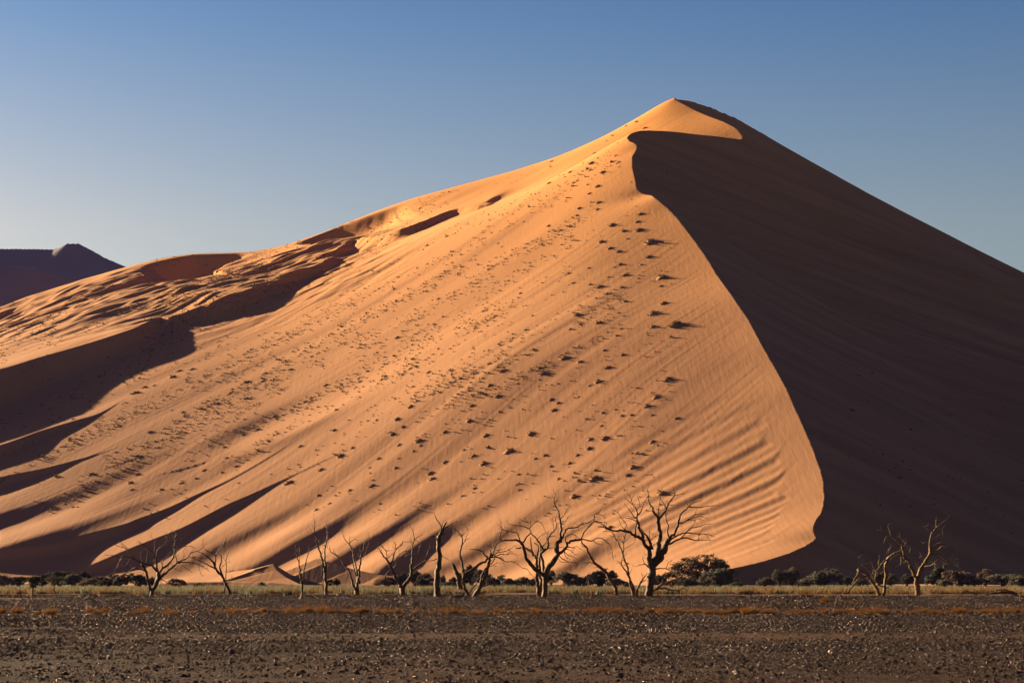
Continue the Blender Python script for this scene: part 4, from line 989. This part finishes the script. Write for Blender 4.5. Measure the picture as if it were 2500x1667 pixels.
ACS = [
 (4, 1399, 50, 'dome', B, 'grey brown acacia cut by the left edge of the picture', 262, 1),
 (46, 1406, 52, 'flat', D, 'low dark acacia second from the left edge, below a lit slope', 268, 2),
 (104, 1399, 46, 'lop', D, 'dark acacia between the two small trees with visible trunks at far left', 265, 3),
 (146, 1391, 64, 'flat', D, 'broadest flat dark acacia behind the small trunked tree at far left', 282, 4),
 (180, 1398, 56, 'dome', G, 'rounded grey acacia right of the flat-topped dark one at far left', 262, 5),
 (204, 1396, 30, 'airy', D, 'small airy acacia top poking up under a sunlit sand tongue', 285, 6),
 (240, 1403, 78, 'dome', B, 'wide low brown-green acacia left of the broad dead tree', 258, 7),
 (262, 1409, 44, 'dome', D, 'small dark round bush in front of the wide brown acacia', 250, 8),
 (292, 1399, 50, 'twin', D, 'dark double-crowned acacia behind the left limbs of the broad dead tree', 280, 9),
 (338, 1398, 66, 'lop', D, 'long dark acacia seen through the broad dead tree, left of its trunk', 285, 10),
 (946, 1405, 52, 'dome', B, 'faint grey-brown acacia left of the V-shaped dead tree trunk', 276, 13),
 (981, 1399, 34, 'tall', D, 'dark acacia between the arms of the V-shaped dead tree', 280, 14),
 (1012, 1393, 42, 'tall', D, 'tall dark acacia right of the V-shaped dead tree', 284, 15),
 (1036, 1399, 30, 'airy', B, 'gappy acacia with pink sand showing through, left of the thick trunk', 278, 16),
 (1030, 1410, 34, 'dome', D, 'low black-green ball bush left of the thick straight trunk', 262, 17),
 (1056, 1410, 24, 'airy', B, 'thin see-through acacia touching the thick straight trunk', 266, 18),
 (1081, 1404, 14, 'tall', G, 'tiny slim acacia just right of the thick straight trunk', 290, 19),
 (1093, 1420, 38, 'dome', G, 'lowest grey bush right of the thick straight trunk', 264, 20),
 (1108, 1406, 24, 'dome', D, 'dark bush behind the tall broken snag', 275, 21),
 (1150, 1371, 62, 'dome', D, 'large blue-dark acacia behind the thin arching-limbed dead tree', 290, 22),
 (1178, 1386, 42, 'lop', D, 'dark acacia right shoulder behind the arching limb', 285, 23),
 (1207, 1402, 48, 'twin', G, 'grey-green acacia with two humps right of the leaning pale-stemmed tree', 270, 24),
 (1243, 1410, 36, 'dome', G, 'small grey dome bush left of the twin-trunk dead tree', 264, 25),
 (1276, 1405, 38, 'dome', B, 'rounded brownish bush right beside the twin trunks on their left', 266, 26),
 (1300, 1412, 24, 'dome', D, 'low bush hidden behind the twin trunks', 262, 27),
 (1345, 1394, 28, 'tall', D, 'narrow blue-black acacia just right of the twin trunks', 280, 28),
 (1390, 1391, 66, 'lop', G, 'wide grey-green acacia under a dark sand hollow, left of the bowed tree', 272, 29),
 (1505, 1410, 48, 'dome', G, 'grey bush behind the foot of the bowed dead tree', 264, 31),
 (1533, 1422, 22, 'dome', D, 'small low bush just left of the thin double-stemmed tree', 260, 32),
 (1608, 1400, 40, 'dome', D, 'dark low acacia right behind the tallest bare tree', 268, 33),
 (1640, 1392, 44, 'airy', B, 'open brown acacia between the tallest bare tree and the big crown', 272, 34),
 (1678, 1412, 44, 'dome', D, 'dark low mass below the left side of the biggest living crown', 256, 35),
 (1868, 1407, 36, 'dome', G, 'small grey acacia first in front of the black slope', 276, 38),
 (1903, 1389, 36, 'tall', G, 'grey acacia left half of a tall pair before the black slope', 282, 39),
 (1934, 1384, 38, 'tall', G, 'grey acacia right half of a tall pair before the black slope', 282, 40),
 (1963, 1420, 30, 'dome', D, 'low dark bush right of the tall grey pair', 272, 41),
 (2008, 1384, 80, 'lop', G, 'large grey-green acacia between the tall pair and the sprawling dead tree', 278, 42),
 (2068, 1406, 38, 'dome', D, 'dim bush behind the left splayed stem of the sprawling dead tree', 282, 43),
 (2100, 1412, 30, 'dome', B, 'pale brown bush under the arch of the sprawling dead tree', 262, 44),
 (2143, 1394, 34, 'tall', B, 'pale brown acacia between the stems of the sprawling dead tree', 270, 45),
 (2173, 1402, 30, 'airy', G, 'dusty acacia right of the sprawling dead tree', 270, 46),
 (2215, 1403, 36, 'tall', D, 'blue-black bush left of the gnarled two-armed tree', 286, 47),
 (2292, 1374, 54, 'lop', D, 'blue-black acacia behind the drooping arm of the gnarled tree', 292, 48),
 (2308, 1415, 34, 'dome', G, 'small round bush left of the large brown acacia at right', 264, 49),
 (2342, 1387, 78, 'lop', B, 'large brown-grey acacia right of the gnarled two-armed tree', 274, 50),
 (2378, 1404, 30, 'dome', D, 'dark bush wedged between two large acacias at the right', 284, 51),
 (2405, 1391, 46, 'tall', B, 'tall-domed acacia behind the slim broken log', 276, 52),
 (2450, 1399, 70, 'flat', G, 'wide flat grey acacia behind the large humped log', 270, 53),
 (2492, 1403, 50, 'dome', G, 'grey acacia cut by the right edge of the picture', 266, 54),
]
for (px_, top, w_, form, mat, lab, Y, sd) in ACS: acacia(px_, top, w_, form, mat, lab, Y, seed=sd)
FORMS['big'] = [(-.75, .0, .3, .6), (-.5, .15, .38, .6), (-.15, .36, .4, .56), (.2, .4, .4, .56), (.55, .34, .36, .5), (.8, .24, .24, .42), (-.2, .0, .5, .35), (.4, .0, .5, .4), (-.35, .4, .3, .4), (.05, .15, .5, .5)]
acacia(1720, 1351, 150, 'big', B, 'biggest living acacia with a gappy layered crown, right of the tallest bare tree', 268, seed=36, uniq=True, n=15000)
acacia(1752, 1380, 92, 'dome', G, 'grey-green acacia standing in front of the biggest living crown', 255, seed=37, uniq=True, n=9000)
acacia(1465, 1383, 88, 'lop', D, 'large dark acacia behind the bowed dead tree trunk', 270, seed=30, uniq=True, n=9000)
acacia(1797, 1420, 26, 'dome', GR, 'small bright green bush at the right foot of the biggest crown', 235, seed=11)
acacia(640, 1420, 18, 'dome', G, 'small grey bush by the lit sand mound, left of centre', 225, seed=12)
acacia(485, 1423, 22, 'dome', D, 'small dark bush in the sand mound shade, left of the leaning tree', 230, seed=12)
acacia(432, 1413, 34, 'airy', B, 'brown see-through bush on the sand right of the broad dead tree', 240, seed=12)
acacia(372, 1405, 14, 'dome', G, 'tiny bush on the sand tongue by the broad tree trunk', 300, seed=12)
acacia(807, 1416, 16, 'airy', D, 'tiny dark bush in shade right of the tall paired-stem tree', 270, seed=12)
acacia(823, 1414, 16, 'tall', D, 'tiny dark upright bush left of the three-fan dead tree', 270, seed=12)
# two young acacias with clear trunks at the far left
for (pxx, base, top, w_, Y, lab, sd) in ((80, 1466, 1402, 34, 99, 'young acacia with a thin crooked trunk nearest the camera at far left', 61), (132, 1450, 1403, 50, 141, 'young dark-crowned acacia with a forked trunk, second from far left', 62)):
    k = Y/F; x = (pxx-1250)*k; H = (base-top)*k; W = w_*k
    root = empty('young_acacia', (x, Y, 0), lab, 'acacia')
    v, f, C = crown_mesh(sd, FORMS['flat'], W, H*0.62, W*.8, leaf=0.03, n=1500); 
    v = v*np.array([1, 1, 1.0])+np.array([0.04, 0, H*0.36]); mesh_obj('crown', v, f, D, root)
    rnd = random.Random(sd); V, Fc = [], []
    q, r = refine([Vector((0, 0, -.08)), Vector((-.01, 0, H*.3)), Vector((.0, 0, H*.45)), Vector((W*.12, 0, H*.62)), Vector((W*.2, 0, H*.85))], [.055, .045, .04, .03, .015], rnd, .1, .01)
    tube(V, Fc, q, r, 7, rnd, .1)
    for _ in range(6):
        e = Vector((rnd.uniform(-.4, .45)*W, rnd.uniform(-.3, .3)*W, H*rnd.uniform(.6, .95))); q, r = refine([Vector((0, 0, H*.45)), Vector((e.x*.4, e.y*.4, H*.58)), e], [.025, .018, .008], rnd, .1, .01); tube(V, Fc, q, r, 5, rnd, .1)
    mesh_obj('trunk', [tuple(a) for a in V], Fc, M_bark, root, smooth=True)
# ---------------------------------------------------------------- the dune itself and what grows on it
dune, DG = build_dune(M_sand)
_u, _Y, _Z = DG
_ROW = HY-(_Z-EYE)/_Y[:, None]*F
def dune_z(x, y):
    uu = x/y; i = np.clip(np.searchsorted(_u, uu)-1, 0, len(_u)-2); j = np.clip(np.searchsorted(_Y, y)-1, 0, len(_Y)-2)
    a = (uu-_u[i])/(_u[i+1]-_u[i]); b = (y-_Y[j])/(_Y[j+1]-_Y[j])
    return (_Z[j, i]*(1-a)+_Z[j, i+1]*a)*(1-b)+(_Z[j+1, i]*(1-a)+_Z[j+1, i+1]*a)*b
def on_dune(px, py):
    uu = (px-1250)/F; i = int(np.argmin(np.abs(_u-uu)))
    r = np.minimum.accumulate(_ROW[:, i]); k = int(np.argmax(r <= py))
    if r[k] > py: return None
    y = _Y[k]; x = uu*y
    return x, y, float(dune_z(np.array(x), np.array(y)))
M_sand_far = sand_mat('far_sand', (0.25, 0.20, 0.215), (0.21, 0.17, 0.185), (1, 1, 1))  # duller grey: distance haze put into the sand colour
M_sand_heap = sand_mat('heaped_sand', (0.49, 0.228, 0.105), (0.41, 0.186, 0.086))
rs = np.random.RandomState(77)
def tuft_mesh(k):
    V, Fc = [], []; off = 0
    m = 4+k
    for j in range(m):
        t = (j/(m-1)-0.5) if m > 1 else 0
        cx = t*0.55*0.9+rs.normal(0, .06); cy = t*0.75+rs.normal(0, .05); s = 0.17*rs.uniform(.5, 1.2)*(1-abs(t)*.8)
        v, f = blades(rs, 60, s*1.2, 0.06*(1-abs(t)), 0.25*(1-abs(t)), 0.018, 0.9, cx=cx, cy=cy)
        v[:, 2] += 0.06*(1-2*abs(t))+t*0.3
        V.append(v); Fc.append(f+off); off += len(v)
    return np.concatenate(V), np.concatenate(Fc)
def heap_mesh():
    n, m = 14, 6; V = [(0, 0, .13)]; Fc = []
    for a in range(1, m+1):
        for b in range(n):
            r = a/m; th = 2*math.pi*b/n; x0 = r*math.cos(th)*.62; y0 = r*math.sin(th)*.36
            x = x0*.6-y0*.8; y = x0*.8+y0*.6
            V.append((x, y, .13*math.cos(r*1.57)**1.3-0.10*r+(x*0.12+y*0.30)*1.0+rs.normal(0, .006)))
    for b in range(n): Fc.append((0, 1+b, 1+(b+1) % n))
    for a in range(m-1):
        for b in range(n): Fc.append((1+a*n+b, 1+(a+1)*n+b, 1+(a+1)*n+(b+1) % n, 1+a*n+(b+1) % n))
    return V, Fc
BIG = """1589,584,50 1615,672,48 1613,697,20 1619,737,34 1594,762,40 1648,787,55 1594,795,30 1525,734,24 1464,697,34 1481,716,20 1518,699,22 1409,766,26 1510,762,14 1460,785,30 1564,521,22 1556,540,20 1523,561,24 1560,558,30 1495,546,32 1531,583,12 1468,588,26 1489,604,24 1510,613,22 1583,625,24 1514,644,24 1565,646,14 1525,670,26 1437,653,14 1388,667,16 1399,690,14 1441,693,18 1462,493,22 1414,506,20 1458,510,18 1493,393,20 1510,395,12 1472,418,24 1434,410,22 1445,395,26 1441,414,14 1393,418,18 1342,445,18 1401,445,14 1435,450,12 1460,452,22 1439,471,16 1340,550,18 1369,561,12 1575,311,18 1495,330,14 1481,343,10 1451,374,12 1529,307,12 1554,296,14 1347,393,14 1344,406,12
1629,923,38 1601,968,28 1579,989,28 1652,1019,18 1477,1066,34 1441,1070,22 1438,1092,26 1592,1077,24 1545,1137,30 1532,1158,20 1451,1162,44 1614,1201,32 1488,1284,34 1528,1376,20 1460,927,30 1483,895,24 1520,863,22 1505,818,18 1471,1006,16 1468,1038,14 1518,1015,16 1541,1013,14 1592,1013,14 1415,882,22 1503,998,12 1377,870,32 1326,907,28 1226,903,24 1195,886,18 1196,938,22 1216,963,26 1345,972,20 1363,982,18 1352,1000,20 1152,988,20 1145,1023,26 1086,1052,22 1186,1061,24 1003,989,24 970,1021,24 984,1040,18 958,1056,22 1023,1072,26 974,1084,18 860,1091,16 832,1110,26 925,1117,18 1009,1100,14 1156,1110,22 1086,1126,20 1181,1128,30 1051,1151,24 1056,1166,24 1244,1096,40 1296,1054,34 1409,1109,18 1391,1128,18 1345,1137,14 1331,1109,18 1307,1117,16 1266,1156,14 1363,1168,16 1401,1207,30 1159,1191,16 1268,1194,14 966,1140,18 784,1145,22 907,1184,24 854,1194,18 777,1208,14 707,1173,34 773,1242,20 805,1228,14 1047,907,20 970,823,22 709,900,16 746,979,18 821,998,18 816,1047,20 795,938,20 733,1089,16
366,1053,20 223,1154,26 317,1176,24 335,1156,18 321,1194,16 670,1015,20 629,1047,18 594,1060,16 547,1091,16 553,1116,14 498,1147,16 542,1151,14 478,1167,12 442,1178,16 393,1194,20 576,1136,14 808,1049,12 178,1236,14 330,957,28 353,944,22 420,917,30 469,899,22 437,904,20 178,1022,14 194,1040,16 290,1020,16 154,1064,14 446,1004,16 80,743,12 670,649,18 1270,715,14 1180,760,14 1120,800,12 1300,770,12 1070,850,14 1000,900,14 920,860,12 880,930,16 760,870,14 640,930,16 560,960,14 500,1000,12 2240,990,14 2330,1080,16 2450,1260,18 2405,1240,20 2470,1302,22 2420,1010,14 2150,880,14 2260,820,12""".split()
pts = [tuple(map(float, b.split(','))) for b in BIG]
tries = 0
while len(pts) < 270 and tries < 20000:
    tries += 1
    px_, py_ = rs.uniform(60, 1560), rs.uniform(420, 1230)
    s_ = py_+0.5*px_
    ok = (1120 < s_ < 1340 and px_ < 1430) or (1400 < s_ < 1700 and px_ > 850) or (760 < s_ < 1080 and px_ < 1050)
    if ok and all((a[0]-px_)**2+(a[1]-py_)**2 > 12**2 for a in pts): pts.append((px_, py_, rs.uniform(8, 15)))
tsrc, hsrc = [], []
GT = 'dune grass clumps scattered on the big dune'
cnt = 0
for k, (px_, py_, s_) in enumerate(pts):
    h = on_dune(px_, py_+s_*0.12)
    if h is None: continue
    x, y, z = h
    w_ = s_/F*y*0.88
    if cnt < 6:
        v, f = tuft_mesh(cnt)
        root = empty('dune_grass_clump', (x, y, z), None, 'grass clump', GT)
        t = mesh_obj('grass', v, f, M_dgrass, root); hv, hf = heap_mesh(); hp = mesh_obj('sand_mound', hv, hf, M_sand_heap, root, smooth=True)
        tsrc.append(t); hsrc.append(hp)
    else:
        root = empty('dune_grass_clump', (x, y, z), None, 'grass clump', GT)
        for s in (tsrc[cnt % 6], hsrc[cnt % 6]):
            c = s.copy(); COL.objects.link(c); c.parent = root
    root.scale = (w_*1.0, w_*1.0, w_*rs.uniform(.8, 1.1)); root.rotation_euler = (0, 0, rs.uniform(-.25, .25))
    if px_ > 2100: lab = 'dim grass clump on the shaded right slope of the dune'
    elif s_ >= 40: lab = 'largest kind of dark grass clump on the sunlit dune face, heaped with sand'
    elif s_ >= 24: lab = 'medium dark grass clump casting a shadow tail on the sunlit dune face'
    else: lab = 'small dark grass clump on the sunlit dune face'
    root['label'] = lab; cnt += 1
# the thousands of lesser tufts
def tiny_tufts():
    n = 42000
    px_ = np.where(rs.rand(n) < .85, rs.uniform(0, 1640, n), rs.uniform(1850, 2500, n)); py_ = rs.uniform(300, 1260, n); s_ = py_+0.5*px_
    w = np.zeros(n)
    band = np.exp(-((s_-1235)/85)**2)*sstep(1480, 1380, px_)*1.0
    w = np.maximum(w, band); w = np.maximum(w, np.exp(-((s_-1510)/75)**2)*sstep(1560, 1500, px_)*sstep(900, 1100, px_)*0.85)
    w = np.maximum(w, 0.75*np.exp(-((s_-1380)/50)**2)*sstep(500, 650, px_)*sstep(1300, 1200, px_))
    w = np.maximum(w, 0.95*np.exp(-((s_-920)/150)**2)*sstep(1150, 1000, px_)); w = np.maximum(w, 0.5*sstep(1090, 1130, s_)*sstep(1200, 1160, s_)*sstep(1000, 1100, px_)*sstep(1540, 1480, px_))
    w = np.maximum(w, 0.05)*np.where(px_ > 1640, 0, 1)
    w = np.maximum(w, np.where(px_ > 2040, 0.10*sstep(700, 900, py_-(px_-1700)*0.2), 0))*np.clip(0.45+3.2*vnoise(s_/26., px_/260.)+1.6*vnoise(px_/33., py_/33.), 0, 1.3)
    keep = rs.rand(n) < w
    ps = []
    for a, b in zip(px_[keep], py_[keep]):
        h = on_dune(a, b)
        if h: ps.append(h)
    P = np.array(ps)
    P = P[rs.permutation(len(P))[:15000]]
    m = len(P); per = 7
    size = rs.uniform(0.12, 0.32, m)*np.where(rs.rand(m) < .06, 1.8, 1)
    c = np.repeat(P, per, 0)+rs.normal(0, 1, (m*per, 3))*np.repeat(size, per)[:, None]*np.array([.45, .6, .28])
    c[:, 2] += np.repeat(size, per)*.25
    d1 = rs.normal(0, 1, (m*per, 3)); d1 /= np.linalg.norm(d1, axis=1, keepdims=True); d2 = np.cross(d1, rs.normal(0, 1, (m*per, 3))); d2 /= np.linalg.norm(d2, axis=1, keepdims=True)
    sz = np.repeat(size, per)[:, None, None]*.62
    q = np.stack([-d1-d2*.6, d1-d2*.5, d1*.6+d2*.6, -d1*.5+d2*.7], 1)*sz+c[:, None]
    o = mesh_obj('dune_tufts', q.reshape(-1, 3), np.arange(m*per*4).reshape(-1, 4), M_dgrass)
    tag(o, 'countless tiny dark tufts speckling the sunlit dune in streaks', 'tufts', kind='stuff')
    print('tiny tufts', m, time.time()-T0)
tiny_tufts()
# ---------------------------------------------------------------- the farther dune at the left
def far_dune():
    prof = [(-900, 700, 1350), (-500, 640, 1450), (-200, 612, 1500), (0, 605, 1500), (60, 607, 1500), (130, 607, 1500), (150, 600, 1500), (166, 592, 1500), (190, 592, 1500), (215, 605, 1502), (250, 625, 1506), (312, 652, 1512), (400, 700, 1520), (520, 790, 1530), (700, 950, 1540)]
    P = np.array([at(*p) for p in prof])
    P2 = np.array([at(*p) for p in [(-600, 700, 1150), (-200, 668, 1150), (0, 646, 1150), (60, 650, 1150), (120, 662, 1152), (200, 690, 1156), (300, 760, 1160)]])
    x = np.linspace(-700, -80, 420); y = np.linspace(1000, 1620, 330)
    X, Y = np.meshgrid(x, y); Z = np.full(X.shape, -5.0)
    for Q, s in ((P, .68), (P2, .66)):
        for c in densify(Q, 2.5):
            d = np.sqrt((X-c[0])**2+(Y-c[1])**2); Z = np.maximum(Z, c[2]-s*d+0.0003*d*d)
    Z = Z+0.8*vnoise(X/40., Y/60.)+0.3*vnoise(X/12., Y/30.)
    ny, nx = X.shape; i = np.arange(nx-1)[None]+np.arange(ny-1)[:, None]*nx
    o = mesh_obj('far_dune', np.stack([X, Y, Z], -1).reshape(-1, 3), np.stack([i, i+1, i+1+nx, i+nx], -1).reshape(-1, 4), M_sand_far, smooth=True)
    tag(o, kind='structure')
far_dune()
# ---------------------------------------------------------------- thin desert haze
def haze():
    x0, x1, y0, y1, z0, z1 = -6000, 6000, -900, 9500, -9, 320
    V = [(x, y, z) for x in (x0, x1) for y in (y0, y1) for z in (z0, z1)]
    Fc = [(0, 1, 3, 2), (4, 6, 7, 5), (0, 4, 5, 1), (2, 3, 7, 6), (0, 2, 6, 4), (1, 5, 7, 3)]
    m = bpy.data.materials.new('haze_air'); m.use_nodes = True; nt = m.node_tree; nt.nodes.clear()
    out = nt.nodes.new('ShaderNodeOutputMaterial'); v = nt.nodes.new('ShaderNodeVolumePrincipled')
    v.inputs['Color'].default_value = (0.42, 0.38, 1.0, 1); v.inputs['Density'].default_value = 0.000014; v.inputs['Anisotropy'].default_value = 0.2
    nt.links.new(v.outputs[0], out.inputs['Volume'])
    o = mesh_obj('haze', V, Fc, m); tag(o, 'thin haze in the air over the plain', 'haze', kind='stuff')
haze()
print('total', time.time()-T0)
